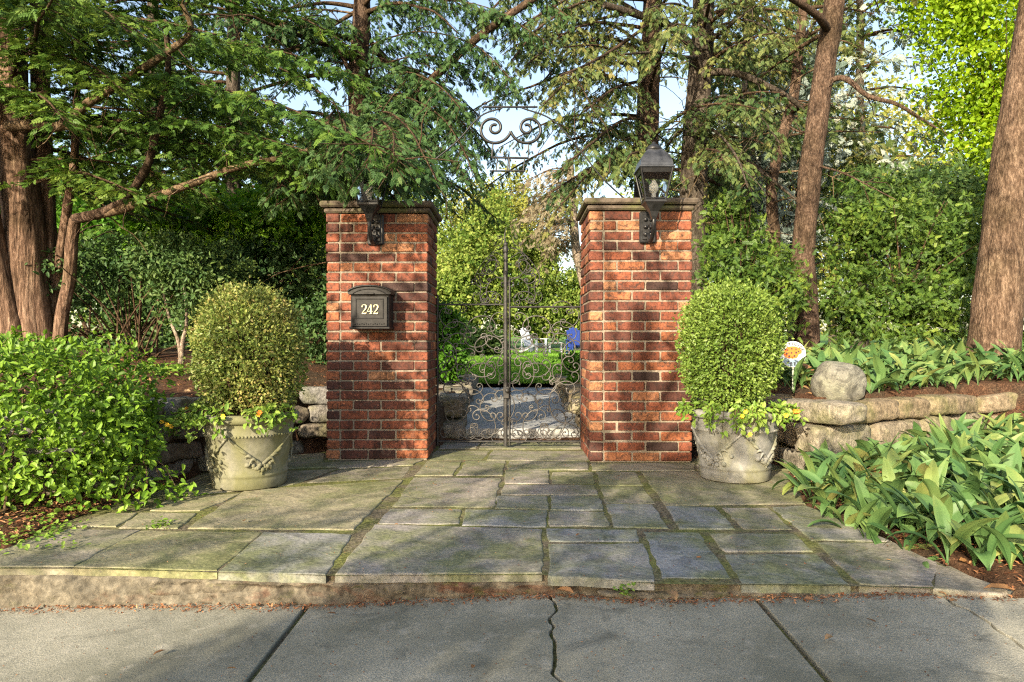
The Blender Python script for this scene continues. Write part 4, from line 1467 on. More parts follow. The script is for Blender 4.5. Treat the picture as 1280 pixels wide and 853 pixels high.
def trunk_obj(root, pts, r0, r1, mat, seed, sides=28, n=60, name='trunk', rough=.06, ridges=0, flare=.25):
    p = resample(pts, n)
    k = np.linspace(0, 1, n)
    r = r0 + (r1 - r0) * k
    r = r * (1 + flare * np.exp(-k * 16))
    p = p + .012 * np.c_[vnoise(p, 1.3, seed), vnoise(p, 1.3, seed + 1), 0 * k]
    mb = MB()
    tube(mb, p, r, sides, .5, 0, True, rough, seed, ridges)
    return mb.build(name, mat, root)

def dead_twigs(mb, path, n, rng, ln=.5, mat=0):
    p = resample(path, 40)
    for i in range(n):
        b = p[rng.integers(4, 40)]
        d = unit(rng.normal(size=3) + [0, 0, -.2])
        L = ln * rng.uniform(.3, 1.2)
        k = np.linspace(0, 1, 6)[:, None]
        q = b + d * L * k + np.array([0, 0, -1]) * L * .3 * k ** 2 + rng.normal(0, .03 * L, (6, 3)) * k
        tube(mb, q, np.linspace(.007, .0025, 6), 4, .5, mat, True, caps=False)

# stats for looks at the shaded side: nothing here depends on the camera
def conifer(name, label, trunks, bark, leafmat, limbs, auto, spray, seed, group=None, cat='tree', droop=.35, L_side=.55, step=.08, tone0=.5, dead=0, tubes=.5, ridges=0, rough=.06):
    rng = np.random.default_rng(seed)
    base = trunks[0][0][0]
    root = thing(name, base, label, cat, group)
    for i, (pts, r0, r1) in enumerate(trunks):
        trunk_obj(root, pts, r0, r1, bark, seed + i, ridges=ridges, rough=rough)
    cm = MB()
    for li, lb in enumerate(limbs):
        pts, r0 = np.array(lb['p']), lb.get('r', .04)
        n = max(14, len(pts) * 7)
        p = resample(pts, n)
        mb = MB()
        tube(mb, p, np.linspace(r0, r0 * lb.get('taper', .35), n), 10, .5, 0, True, .06, seed + li)
        if lb.get('dead', 0): dead_twigs(mb, pts, lb['dead'], rng, lb.get('dl', .5))
        mb.build('limb', lb.get('bark', bark), root)
        if lb.get('fol', 1):
            foliate(cm, pts, lb.get('L', L_side), spray, rng, lb.get('droop', droop), lb.get('step', step), lb.get('tone', tone0), start=lb.get('start', .2), tubes=tubes)
    tp = resample(trunks[0][0], 80)
    for a in auto:
        for i in range(a['n']):
            z = rng.uniform(a['z0'], a['z1'])
            j = np.argmin(np.abs(tp[:, 2] - z))
            b = tp[j]
            az = R(rng.uniform(*a.get('az', (0, 360))))
            L = rng.uniform(*a['len']) * a.get('top', 1.0) ** ((z - a['z0']) / max(a['z1'] - a['z0'], .1))
            path = limb_path(b, az, L, rng.uniform(*a.get('rise', (0, .25))), rng.uniform(*a.get('sag', (.1, .35))), rng)
            tube(cm, resample(path, 14), np.linspace(a.get('r', .028), .006, 14), 6, .5, 1, True, caps=False)
            foliate(cm, path, a.get('L', L_side), spray * a.get('sp', 1), rng, a.get('droop', droop), a.get('step', step), np.clip(a.get('tone', tone0) + rng.normal(0, .12), 0, 1), start=a.get('start', .22), tubes=tubes)
    if dead:
        for i in range(dead):
            dm = MB()
            b = tp[rng.integers(5, 75)]
            path = limb_path(b, rng.uniform(0, 6.28), rng.uniform(.5, 1.6), .1, .3, rng)
            tube(dm, resample(path, 14), np.linspace(.014, .003, 14), 5, .5, 0, True, caps=False)
            dead_twigs(dm, path, 4, rng, .35)
            dm.build('dead_branch', M['twig_dry'], root)
    if cm.n: cm.build('crown', [leafmat, M['twig']], root)
    return root

def lobes_points(boxes, n, rng, clump=.16, shell=.35, per=60):
    """points in leafy clumps spread through ellipsoids: each box = centre, radii"""
    P, N, CT = [], [], []
    vol = np.array([np.prod(r) ** (2 / 3) for c, r in boxes])
    for (c, r), w in zip(boxes, vol / vol.sum()):
        m = max(3, int(n * w / per))
        d = rdir(m, rng)
        rad = (1 - shell * rng.random(m) ** 1.5) * (1 + .18 * vnoise(d * 2.0 + c, 1.6, 3) + .1 * rng.normal(size=m))
        cc = np.asarray(c) + d * rad[:, None] * np.asarray(r)
        s = clump * (np.prod(r) ** (1 / 3)) * rng.uniform(.6, 1.3, m)
        q = np.repeat(cc, per, 0) + rng.normal(size=(m * per, 3)) * np.repeat(s, per)[:, None] * np.array([1, 1, .6])
        P.append(q)
        N.append(np.repeat(d, per, 0))
        CT.append(np.repeat(rng.normal(0, .14, m), per))
    return np.concatenate(P), np.concatenate(N), np.concatenate(CT)

def leafy_crown(boxes, n, size, leafmat, root, rng, clump=.16, per=60, tmpl=T_DIAMOND, wid=.62, tone0=.5, shell=.45, twigs=None, name='crown', up=.35, zmin=None):
    mb = MB()
    P, N, CT = lobes_points(boxes, n, rng, clump, shell, per)
    if zmin is not None:
        k = P[:, 2] > zmin
        P, N, CT = P[k], N[k], CT[k]
    m = len(P)
    D = unit(rng.normal(size=(m, 3)) + N * .5 + [0, 0, -.3])
    NN = unit(N * .8 + rng.normal(size=(m, 3)) * .6 + [0, 0, up])
    leaves(mb, P, D, NN, size * rng.uniform(.6, 1.35, m), wid, np.clip(tone0 + CT + rng.normal(0, .2, m), 0, 1), tmpl, 0)
    if twigs is not None:
        for (c, r) in boxes:
            for i in range(7):
                d = rdir(1, rng)[0]
                e = np.asarray(c) + d * np.asarray(r) * .9
                tube(mb, resample([twigs, twigs * .5 + e * .5 + [0, 0, .1 * np.linalg.norm(e - twigs)], e], 10), np.linspace(.012 * max(r) + .006, .005, 10), 5, .5, 1, True, caps=False)
    return mb.build(name, [leafmat, M['twig']], root)

def leafy_tree(name, label, px, Y, boxes_px, trunk_r, bark, leafmat, n, size, seed, group=None, cat='tree', lean=0, per=60, clump=.2, tmpl=T_DIAMOND, tone0=.5, wid=.62, z0=None, shell=.6, trunk_pts=None, zmin=None, ry=.8):
    rng = np.random.default_rng(seed)
    gz = float(height(np.array([[W(px, 0, Y)[0], Y]]))[0]) if z0 is None else z0
    base = np.array([W(px, 0, Y)[0], Y, gz])
    root = thing(name, base, label, cat, group)
    boxes = []
    for (a, b, c, d, dy) in boxes_px:
        q0, q1 = W(a, d, Y + dy), W(c, b, Y + dy)
        r = (q1 - q0) / 2
        boxes.append(((q0 + q1) / 2, np.array([r[0], max(r[0], r[2]) * ry, r[2]])))
    top = np.mean([b[0] for b in boxes], 0)
    if trunk_r:
        pts = trunk_pts if trunk_pts is not None else [base - [0, 0, .1], base * .5 + top * .5 + [lean, 0, 0], top]
        trunk_obj(root, pts, trunk_r, trunk_r * .5, bark, seed, 14, 30)
    leafy_crown(boxes, n, size, leafmat, root, rng, clump, per, tmpl, wid, tone0, shell, base * .6 + top * .4 if trunk_r else None, zmin=zmin)
    return root

# --- the big cedar at the left
def cedar():
    Y = 7.0
    w = lambda x, y, dy=0: W(x, y, Y + dy)
    trunks = [([w(48, 470), w(44, 410), w(30, 280), w(18, 170), w(12, 60), w(0, -180)], .225, .10),
              ([w(62, 470, .1), w(63, 410, .1), w(58, 300, .15), w(52, 170, .2), w(48, 20, .2), w(50, -120, .2)], .12, .07),
              ([w(22, 470, -.15), w(14, 400, -.15), w(-4, 320, -.2), w(-30, 200, -.3), w(-70, 20, -.3)], .13, .09),
              ([w(72, 460, -.1), w(76, 400, -.1), w(86, 350, -.15), w(90, 300, -.2), w(94, 274, -.25)], .065, .05),
              ([w(66, 420, .15), w(72, 340, .1), w(84, 260, 0), w(92, 210, 0), w(96, 120, 0), w(100, -40, 0)], .05, .03)]
    Lb = []
    Lb.append(dict(p=[w(12, 158, -.2), w(40, 156, -.5), w(75, 158, -.7), (w(112, 128, -.9)), w(160, 98, -1.1), w(205, 68, -1.3), w(238, 40, -1.4), w(228, 5, -1.5)], r=.055, L=.4, dead=12, dl=.35, start=.55, bark=M['twig_dry'], tone=.6))
    Lb.append(dict(p=[w(75, 158, -.7), w(100, 163, -.8), w(128, 158, -.9)], r=.022, fol=0, dead=4, dl=.3, bark=M['twig_dry']))
    Lb.append(dict(p=[w(94, 274, -.25), w(130, 265, -.5), w(160, 245, -.7), w(185, 205, -.9), w(198, 150, -1.0), w(210, 90, -1.1), w(207, 25, -1.2)], r=.05, taper=.4, L=.45, dead=8, start=.5, bark=M['bark_red']))
    Lb.append(dict(p=[w(94, 274, -.25), w(150, 262, -.6), w(200, 244, -.9), w(250, 226, -1.2), w(300, 208, -1.4), w(360, 196, -1.5), w(410, 180, -1.6)], r=.048, L=.5, dead=8, start=.35, bark=M['twig_dry'], step=.07))
    # boughs that sweep to the right above the wall
    for (a, tn) in [([(60, 130, -.4), (180, 140, -.9), (300, 165, -1.4), (400, 195, -1.8), (455, 215, -2.0)], .35), ([(60, 150, -.2), (200, 170, -.6), (320, 195, -1.1), (400, 225, -1.5)], .4),
                    ([(60, 90, -.4), (190, 95, -.9), (310, 120, -1.5), (420, 160, -2.1), (500, 200, -2.3)], .35), ([(50, 60, -.2), (200, 50, -.6), (330, 60, -1.0), (450, 95, -1.4)], .4)]:
        Lb.append(dict(p=[w(x, y, dy) for x, y, dy in a], r=.011, L=.6, step=.026, tone=tn - .08, start=.3, droop=.25, dead=3, bark=M['twig']))
    for (a, dep, tn) in [([(20, 120), (120, 110), (230, 120), (330, 150), (400, 185)], -.6, .35), ([(20, 90), (140, 60), (260, 60), (360, 90), (430, 140)], -.4, .3),
                    ([(15, 60), (120, 10), (250, -10), (370, 20), (440, 60)], -.2, .4), ([(30, 200), (110, 200), (190, 215), (270, 250)], -.3, .5), ([(30, 150), (130, 150), (240, 175), (320, 215)], 0, .35),
                    ([(20, 40), (60, 20), (120, 10), (160, 40)], -1.8, .75), ([(10, 100), (60, 70), (110, 80), (150, 110)], -1.6, .7), ([(0, 20), (40, 0), (90, -20)], -2.2, .7),
                    ([(40, 230), (90, 215), (130, 225), (165, 240)], -1.2, .6), ([(-40, 120), (0, 110), (50, 120), (80, 150)], -1.7, .6), ([(20, 0), (130, -60), (260, -70), (380, -30)], .2, .4)]:
        n = len(a)
        Lb.append(dict(p=[w(x, y, dep * i / (n - 1)) for i, (x, y) in enumerate(a)], r=.016, L=.66, step=.027, tone=tn, start=.1, droop=.18, dead=4, bark=M['twig']))
    auto = [dict(n=16, z0=2.4, z1=5.4, len=(1.8, 3.6), az=(70, 200), rise=(.0, .25), step=.045, L=.62, tone=.45, droop=.2),
            dict(n=14, z0=2.4, z1=5.4, len=(1.5, 2.8), az=(-100, 100), rise=(.0, .25), step=.055, L=.6, tone=.35, droop=.2),
            dict(n=8, z0=4.2, z1=6.6, len=(1.4, 2.6), az=(0, 360), rise=(.0, .3), step=.09, L=.6, tone=.4, droop=.2)]
    conifer('cedar_tree', 'big multi stemmed red barked cedar spreading over the bright green bush at the left', trunks, M['bark_cedar'], M['lf_cedar'], Lb, auto, .088, 101, droop=.2, tone0=.4, ridges=11)
cedar()

# --- conifer behind the mailbox pillar
def hemlock_behind_pillar():
    Y = 7.7
    w = lambda x, y, dy=0: W(x, y, Y + dy)
    trunks = [([w(452, 460), w(452, 250), w(449, 100), w(452, 0), w(455, -260)], .16, .07)]
    Lb = [dict(p=[w(462, 180), w(500, 140, -.2), w(545, 95, -.4), (w(600, 45, -.6)), w(665, 0, -.8), w(720, -40, -1)], r=.06, taper=.5, L=.8, step=.1, start=.25, dead=6, tone=.35, droop=.5),
          dict(p=[w(450, 120), w(420, 60, -.3), w(385, 55, -.6), w(340, 70, -.9)], r=.03, L=.5, dead=5, tone=.3)]
    # boughs that come forward over the pillar and hang in front of its lantern
    for (a, tn) in [([(452, 190, 0), (440, 170, -1.0), (450, 180, -1.9), (470, 200, -2.6), (480, 222, -2.95)], .45), ([(452, 160, 0), (420, 140, -.9), (410, 155, -1.7), (410, 185, -2.5), (408, 212, -2.9)], .5),
                    ([(452, 160, 0), (480, 140, -1), (510, 160, -1.8), (530, 195, -2.4), (545, 225, -2.7)], .4), ([(452, 130, 0), (500, 120, -.6), (550, 145, -1.2), (580, 190, -1.7), (592, 222, -1.9)], .25),
                    ([(452, 200, 0), (430, 190, -1), (440, 200, -1.9), (455, 205, -2.5), (452, 222, -2.7)], .55), ([(452, 110, 0), (500, 90, -.5), (545, 105, -1), (575, 135, -1.4)], .25),
                    ([(452, 185, 0), (462, 160, -1.2), (466, 165, -2.2), (462, 190, -2.9), (458, 210, -3.1)], .5), ([(452, 170, 0), (470, 150, -1.2), (490, 165, -2.2), (492, 190, -2.9), (490, 212, -3.1)], .45), ([(452, 170, 0), (430, 150, -1.2), (432, 160, -2.2), (430, 185, -2.9), (426, 206, -3.1)], .55), ([(452, 205, 0), (400, 190, -.8), (370, 205, -1.5), (350, 235, -2)], .4), ([(452, 60, 0), (520, 40, -.5), (590, 55, -1), (640, 100, -1.4)], .3), ([(452, 215, 0), (500, 195, -1.2), (520, 210, -1.9), (528, 235, -2.2)], .3),
                    ([(452, 40, 0), (400, 20, -.5), (350, 30, -1)], .35), ([(452, 150, 0), (500, 150, -.4), (550, 185, -.8), (585, 225, -1.1)], .3), ([(452, 90, 0), (520, 70, -.3), (580, 80, -.6), (640, 110, -.9)], .35), ([(452, 20, 0), (530, 0, -.3), (610, 10, -.6), (680, 50, -.9)], .35), ([(452, 0, 0), (540, -40, -.3), (630, -30, -.5), (710, 20, -.8)], .4), ([(452, 120, 0), (520, 120, -.2), (575, 150, -.3), (612, 190, -.4)], .25)]:
        Lb.append(dict(p=[w(x, y, dy) for x, y, dy in a], r=.010, L=.5, step=.021, tone=tn, droop=.5, start=.06, dead=2, bark=M['twig']))
    auto = [dict(n=22, z0=2.6, z1=5.2, len=(1.0, 2.6), az=(0, 360), sag=(.25, .5), step=.045, tone=.4), dict(n=8, z0=2.6, z1=6.5, len=(1.0, 2.0), az=(0, 360), sag=(.25, .5), step=.09, tone=.35)]
    conifer('hemlock_tree', 'drooping dark evergreen behind the mailbox pillar with boughs hanging over its lantern', trunks, M['bark_red'], M['lf_dark'], Lb, auto, .075, 202, droop=.5, tone0=.4, dead=14, L_side=.5, rough=.09)
hemlock_behind_pillar()

# --- the hemlocks right of the gate
def right_conifers():
    Y = 9.4
    w = lambda x, y, dy=0: W(x, y, Y + dy)
    trunks = [([w(806, 440), w(808, 200), w(814, 60), w(818, -40), w(824, -260)], .185, .10)]
    Lb = []
    for (a, tn) in [([(800, 175, 0), (760, 160, -.8), (725, 150, -1.4), (690, 152, -1.8)], .45), ([(806, 120, 0), (760, 95, -.7), (715, 100, -1.4), (680, 130, -2.2)], .6),
                    ([(808, 60, 0), (760, 30, -.6), (710, 40, -1.2), (660, 80, -2)], .75), ([(806, 200, 0), (770, 195, -.8), (730, 215, -1.6), (690, 240, -2.2)], .35),
                    ([(808, 20, 0), (740, -10, -.6), (690, 10, -1.2), (640, 40, -1.8)], .6), ([(806, 150, 0), (780, 150, -1), (745, 175, -1.8), (715, 200, -2.4)], .4),
                    ([(812, 30, 0), (770, 60, -1.2), (735, 80, -2.0), (700, 95, -2.6)], .8), ([(808, 100, 0), (770, 110, -1.2), (730, 140, -2.2)], .5), ([(812, -20, 0), (730, -50, -.6), (650, -20, -1.2), (590, 40, -1.6)], .5), ([(812, 0, 0), (740, 0, -.9), (680, 30, -1.6), (640, 75, -2.0)], .55), ([(810, 80, 0), (770, 50, -.6), (720, 60, -1.0), (680, 100, -1.3)], .5)]:
        Lb.append(dict(p=[w(x, y, dy) for x, y, dy in a], r=.024, L=.62, step=.036, tone=tn, droop=.5, start=.2, dead=7, dl=.6))
    auto = [dict(n=24, z0=3.0, z1=6.2, len=(1.4, 3.2), az=(150, 330), sag=(.25, .5), step=.06, tone=.6), dict(n=5, z0=3.0, z1=6.2, len=(1.0, 2.0), az=(0, 360), sag=(.25, .5), step=.12, tone=.5)]
    conifer('hemlock_tree', 'slender evergreen trunk directly behind the clear lantern on the right pillar', trunks, M['bark_red'], M['lf_hem'], Lb, auto, .08, 303, droop=.5, tone0=.55, dead=12, L_side=.55, rough=.09, group='tall bare trunked evergreens behind the right pillar')
    Y2 = 8.9
    w = lambda x, y, dy=0: W(x, y, Y2 + dy)
    trunks = [([w(864, 440), w(866, 250), w(873, 120), w(880, 0), w(884, -260)], .20, .11)]
    Lb = [dict(p=[w(876, 100), w(866, 62, -.3), w(835, 32, -.6), w(795, 18, -.8), w(755, 6, -1.0)], r=.06, taper=.6, L=.5, step=.12, start=.5, dead=6, tone=.5),
          dict(p=[w(878, 90), w(920, 92, -.3), (w(960, 108, -.4)), w(990, 125, -.4), w(1012, 145, -.3)], r=.05, taper=.5, L=.35, start=.3, step=.14, dead=9, tone=.5),
          dict(p=[w(868, 180), w(900, 186, -.3), w(935, 205, -.5), w(965, 225, -.6), w(1000, 255, -.7)], r=.035, L=.4, start=.3, step=.1, dead=9, tone=.55),
          dict(p=[w(875, 70), w(860, 72, -.6), w(820, 66, -1.2), w(780, 68, -1.8)], r=.03, L=.4, start=.4, step=.1, dead=5, tone=.5),
          dict(p=[w(876, 60), w(915, 30, -.5), w(955, 0, -.9)], r=.03, L=.5, step=.08, dead=5, tone=.6)]
    for (a, tn) in [([(875, 130, 0), (910, 120, -.7), (945, 140, -1.3), (975, 180, -1.8)], .55), ([(872, 160, 0), (895, 165, -.8), (920, 195, -1.5), (935, 235, -2)], .5), ([(878, 40, 0), (930, 25, -.6), (975, 45, -1.2)], .65),
                    ([(870, 200, 0), (900, 200, .5), (940, 225, .9)], .5), ([(876, 20, 0), (845, 5, -.8), (810, 10, -1.4)], .6)]:
        Lb.append(dict(p=[w(x, y, dy) for x, y, dy in a], r=.020, L=.52, step=.04, tone=tn, droop=.5, start=.2, dead=6))
    auto = [dict(n=14, z0=2.8, z1=6.0, len=(1.0, 2.4), az=(-20, 190), sag=(.25, .5), step=.06, tone=.55)]
    conifer('hemlock_tree', 'thicker bare trunk with an arching limb just right of the clear lantern', trunks, M['bark_grey'], M['lf_hem'], Lb, auto, .08, 304, droop=.5, tone0=.55, dead=12, L_side=.5, rough=.09, group='tall bare trunked evergreens behind the right pillar')
    Y3 = 7.9
    w = lambda x, y, dy=0: W(x, y, Y3 + dy)
    trunks = [([w(1008, 470), w(1008, 400), w(1004, 320), w(1014, 210), w(1030, 90), w(1044, 0), w(1085, -260)], .135, .11)]
    Lb = [dict(p=[w(1036, 40), w(1024, 22, -.3), w(1005, 8, -.5), w(985, -4, -.7)], r=.05, taper=.6, fol=0),
          dict(p=[w(1028, 105), w(1055, 98, -.2), (w(1085, 120, -.4)), w(1120, 130, -.5), w(1150, 148, -.5), w(1170, 160, -.5)], r=.035, L=.25, start=.5, step=.2, dead=8, dl=.35, tone=.5),
          dict(p=[w(1020, 160), w(1000, 165, .3), w(975, 150, .6)], r=.02, fol=0, dead=6),
          dict(p=[w(1012, 205), w(1050, 215, -.3), w(1085, 232, -.5), w(1120, 250, -.7)], r=.014, fol=0, dead=3)]
    conifer('leaning_tree', 'reddish leaning trunk rising beside the small round garden sign', trunks, M['bark_red'], M['lf_hem'], Lb, [dict(n=6, z0=4.4, z1=6.5, len=(1., 2.2), sag=(.2, .4), step=.09, tone=.6)], .105, 305, dead=4, rough=.09)
    Y4 = 8.8
    w = lambda x, y, dy=0: W(x, y, Y4 + dy)
    trunks = [([w(970, 440), w(968, 310), w(964, 235), w(975, 180), w(992, 120), w(1000, 50), w(1006, -20), w(1015, -200)], .075, .055)]
    Lb = [dict(p=[w(964, 225), w(940, 205, .2), w(915, 200, .4)], r=.03, fol=0, dead=5), dict(p=[w(998, 70), w(1010, 40, .2), w(1030, 15, .3)], r=.03, fol=0, dead=3)]
    conifer('crooked_tree', 'thin crooked trunk between the thicker bare trunk and the leaning trunk', trunks, M['bark_red'], M['lf_hem'], Lb, [dict(n=5, z0=3.6, z1=5.6, len=(.7, 1.5), sag=(.2, .4), step=.09, tone=.6)], .10, 306, dead=6, rough=.09)
    Y5 = 6.7
    w = lambda x, y, dy=0: W(x, y, Y5 + dy)
    trunks = [([w(1236, 470), w(1243, 430), w(1250, 350), w(1262, 250), (w(1278, 130)), w(1292, 40), w(1320, -150)], .235, .15)]
    conifer('stout_tree', 'stout sunlit brown trunk leaning at the right edge above the leafy bed', trunks, M['bark_tan'], M['lf_hem'], [], [dict(n=8, z0=4.6, z1=6.2, len=(1.2, 2.4), sag=(.2, .4), step=.09, tone=.5)], .105, 307, rough=.05)
right_conifers()

# --- spruce and maple behind the right hedge
def spruce():
    Y = 15.0
    b = W(1075, 0, Y)
    b[2] = .7
    conifer('blue_spruce', 'silvery blue spruce showing between the leaning trunk and the yellow green maple', [([b, b + [0, 0, 4], b + [0, 0, 10.5]], .16, .05)], M['bark_grey'], M['lf_blue'], [],
            [dict(n=80, z0=2.0, z1=10.0, len=(2.2, 3.2), top=.35, rise=(0, .1), sag=(.1, .3), step=.17, L=.7, tone=.5, droop=.3, start=.3)], .27, 401, tubes=.25, dead=16, cat='tree')
spruce()
def evergreen_behind(px, Y, label, seed, hts, n, mat, tone, r=.16, length=(1.6, 3.0)):
    b = W(px, 0, Y)
    b[2] = .7
    conifer('evergreen_tree', label, [([b, b + [0, 0, 4], b + [0, 0, 9.5]], r, .05)], M['bark_grey'], M[mat], [], [dict(n=n, z0=hts[0], z1=hts[1], len=length, top=.6, rise=(0, .15), sag=(.15, .4), step=.07, L=.6, tone=tone, droop=.4, start=.15)], .12, seed, tubes=.35, dead=8)
evergreen_behind(292, 10.5, 'dark evergreen standing behind the cedar limbs midway to the mailbox pillar', 431, (2.6, 7.0), 58, 'lf_cedar', .4)
evergreen_behind(190, 12.5, 'dark evergreen filling the view behind the cedar trunks', 432, (2.0, 8.0), 52, 'lf_cedar', .35, .16, (2.0, 3.4))
evergreen_behind(935, 12.0, 'olive evergreen behind the crooked trunk', 433, (2.8, 7.5), 50, 'lf_hem', .6)
leafy_tree('maple_tree', 'bright yellow green maple glowing behind the stout trunk at the right edge', 1262, 13.0, [(1130, -60, 1300, 90, 0), (1150, 40, 1330, 200, .2), (1180, 130, 1320, 260, -.3), (1100, -80, 1230, 40, .8), (1220, -60, 1420, 150, .5), (1290, 100, 1480, 280, .6)], .14, M['bark_grey'], M['lf_maple'], 26000, .095, 402, per=16, clump=.17, tmpl=T_LEAF, wid=.75, shell=.95, tone0=.45)
leafy_tree('yew_shrub', 'wide dark evergreen shrub between the leaning trunk and the stout trunk', 1115, 8.6, [(1020, 225, 1150, 360, .2), (1100, 232, 1250, 380, .4), (1010, 330, 1130, 440, 0), (1090, 330, 1240, 445, -.3), (1180, 270, 1300, 420, .5)], .05, M['bark_red'], M['lf_yew'], 21000, .08, 411, cat='shrub', per=16, clump=.11, tmpl=T_SPRAY, wid=.9, shell=.9, ry=.7, tone0=.42)
leafy_tree('yew_shrub', 'evergreen shrub behind the right boxwood beside the brick pillar', 925, 7.4, [(872, 290, 960, 420, .2), (920, 300, 1005, 440, 0), (875, 370, 960, 470, .1), (880, 240, 950, 330, .6)], .04, M['bark_red'], M['lf_yew'], 12000, .072, 412, cat='shrub', per=16, clump=.12, tmpl=T_SPRAY, wid=.9, shell=.8, tone0=.5)
leafy_tree('yew_shrub', 'evergreen hedge mass behind the stout trunk at the far right', 1330, 9.5, [(1230, 250, 1420, 450, 0), (1360, 200, 1600, 450, .5)], .05, M['bark_red'], M['lf_yew'], 12000, .10, 413, cat='shrub', per=16, clump=.12, tmpl=T_SPRAY, wid=.9)
leafy_tree('understory_tree', 'soft blue green understory tree above the wide evergreen shrub', 1130, 11.0, [(1050, 205, 1170, 290, 0), (1120, 200, 1260, 300, .3)], .05, M['bark_grey'], M['lf_dark'], 5200, .11, 414, per=16, clump=.16, tmpl=T_SPRAY, wid=.9, tone0=.75, shell=.8)
leafy_tree('understory_tree', 'grey green thicket tree behind the crooked trunk', 940, 12.5, [(860, 150, 980, 300, 0), (930, 60, 1050, 230, .6), (880, 230, 1010, 340, -.4)], .06, M['bark_grey'], M['lf_blue'], 5200, .17, 415, per=22, clump=.22, tmpl=T_SPRAY3, wid=.9, tone0=.3)
leafy_tree('understory_tree', 'olive thicket tree between the two bare trunks and the leaning trunk', 985, 14.5, [(880, 20, 1000, 190, 0), (960, -20, 1080, 120, .5), (1000, 120, 1100, 280, .3)], .08, M['bark_grey'], M['lf_hem'], 4200, .18, 416, per=22, clump=.25, tmpl=T_SPRAY3, wid=.9, tone0=.7)

# --- left side behind the wall
M['lf_fresh'] = m_leaf('fresh_leaf', [(.06, .16, .015), (.14, .32, .025), (.26, .46, .05)], .45, .5, .3)
def stem_shrub():
    rng = np.random.default_rng(55)
    Y = 7.3
    b = W(165, 0, Y)
    b[2] = .62
    root = thing('stem_shrub', b, 'dark shrub with a fan of bare reddish stems behind the bright green bush', 'shrub')
    for i in range(26):
        az = rng.uniform(-1.35, 1.35)
        st = b + [rng.normal(0, .09), rng.normal(0, .12), 0]
        e = b + np.array([math.sin(az) * rng.uniform(.5, .95), rng.normal(0, .35), math.cos(az) * 1.05 + rng.uniform(-.1, .25) + .05])
        mb = MB()
        tube(mb, resample([st, st * .55 + e * .45 + [0, 0, .08], e], 14), np.linspace(.013, .005, 14), 6)
        mb.build('stem', M['twig'], root)
    boxes = [(b + [dx, dy, dz], np.array([.5, .4, .3])) for dx, dy, dz in ((-.6, 0, .95), (0, .1, 1.15), (.55, 0, 1.05), (.95, .1, .75))]
    leafy_crown(boxes, 5200, .06, M['lf_dark'], root, rng, .2, 26, T_LEAF, .5, .4)
stem_shrub()
def small_tree():
    rng = np.random.default_rng(56)
    Y = 6.9
    b = W(226, 445, Y)
    root = thing('small_tree', b, 'small tree with forked pale stems left of the browner boxwood', 'tree')
    trunk_obj(root, [b - [0, 0, .1], b + [.02, 0, .15], b + [.06, 0, .35], b + [.03, 0, .8]], .03, .012, M['bark_pale'], 3, 8, 20)
    trunk_obj(root, [b - [0, 0, .1], b + [-.03, 0, .15], b + [-.12, 0, .4], b + [-.2, 0, .8]], .024, .01, M['bark_pale'], 4, 8, 20)
    leafy_crown([(b + [0, 0, .7], np.array([.35, .3, .35])), (b + [.3, .1, .9], np.array([.35, .3, .3])), (b + [-.25, .1, .95], np.array([.3, .3, .3]))], 3600, .055, M['lf_dark'], root, rng, .2, 24, T_LEAF, .5, .75)
small_tree()
leafy_tree('dark_shrub', 'dark leafy shrub between the small pale tree and the mailbox pillar', 330, 8.2, [(240, 290, 350, 400, 0), (310, 285, 420, 400, .2), (330, 350, 425, 470, .2), (200, 300, 290, 380, .5)], .04, M['twig'], M['lf_dark'], 9500, .075, 421, cat='shrub', per=26, clump=.16, tmpl=T_LEAF, wid=.5, tone0=.35, zmin=.6)
leafy_tree('understory_tree', 'fresh green understory tree behind the cedar limbs left of the mailbox pillar', 350, 8.5, [(240, 235, 340, 320, 0), (310, 225, 415, 330, .1), (370, 190, 450, 300, .5), (160, 240, 260, 320, .3)], .05, M['bark_grey'], M['lf_fresh'], 11000, .085, 422, per=18, clump=.17, tmpl=T_LEAF, wid=.7, tone0=.6, shell=.8)
leafy_tree('understory_tree', 'green understory tree behind the cedar trunks at the left edge', 110, 11.5, [(40, 180, 180, 330, 0), (90, 260, 230, 400, .4), (-80, 150, 60, 380, .6), (-260, 120, -60, 400, .9)], .07, M['bark_grey'], M['lf_green'], 12000, .13, 423, per=26, clump=.2, tmpl=T_LEAF, wid=.7, tone0=.45)
leafy_tree('dark_shrub', 'low dark shrub behind the cedar trunks', 120, 9.6, [(60, 330, 180, 440, 0), (150, 340, 270, 450, .3), (-120, 330, 60, 450, .5)], .04, M['twig'], M['lf_dark'], 7000, .085, 424, cat='shrub', per=26, clump=.16, tmpl=T_LEAF, wid=.5, tone0=.5)
leafy_tree('dark_shrub', 'low shrub with brown twigs against the left side of the mailbox pillar', 392, 7.4, [(350, 370, 430, 470, 0), (395, 330, 450, 440, .3)], .03, M['twig'], M['lf_dark'], 3000, .06, 425, cat='shrub', per=22, clump=.18, tmpl=T_LEAF, wid=.5, tone0=.45)

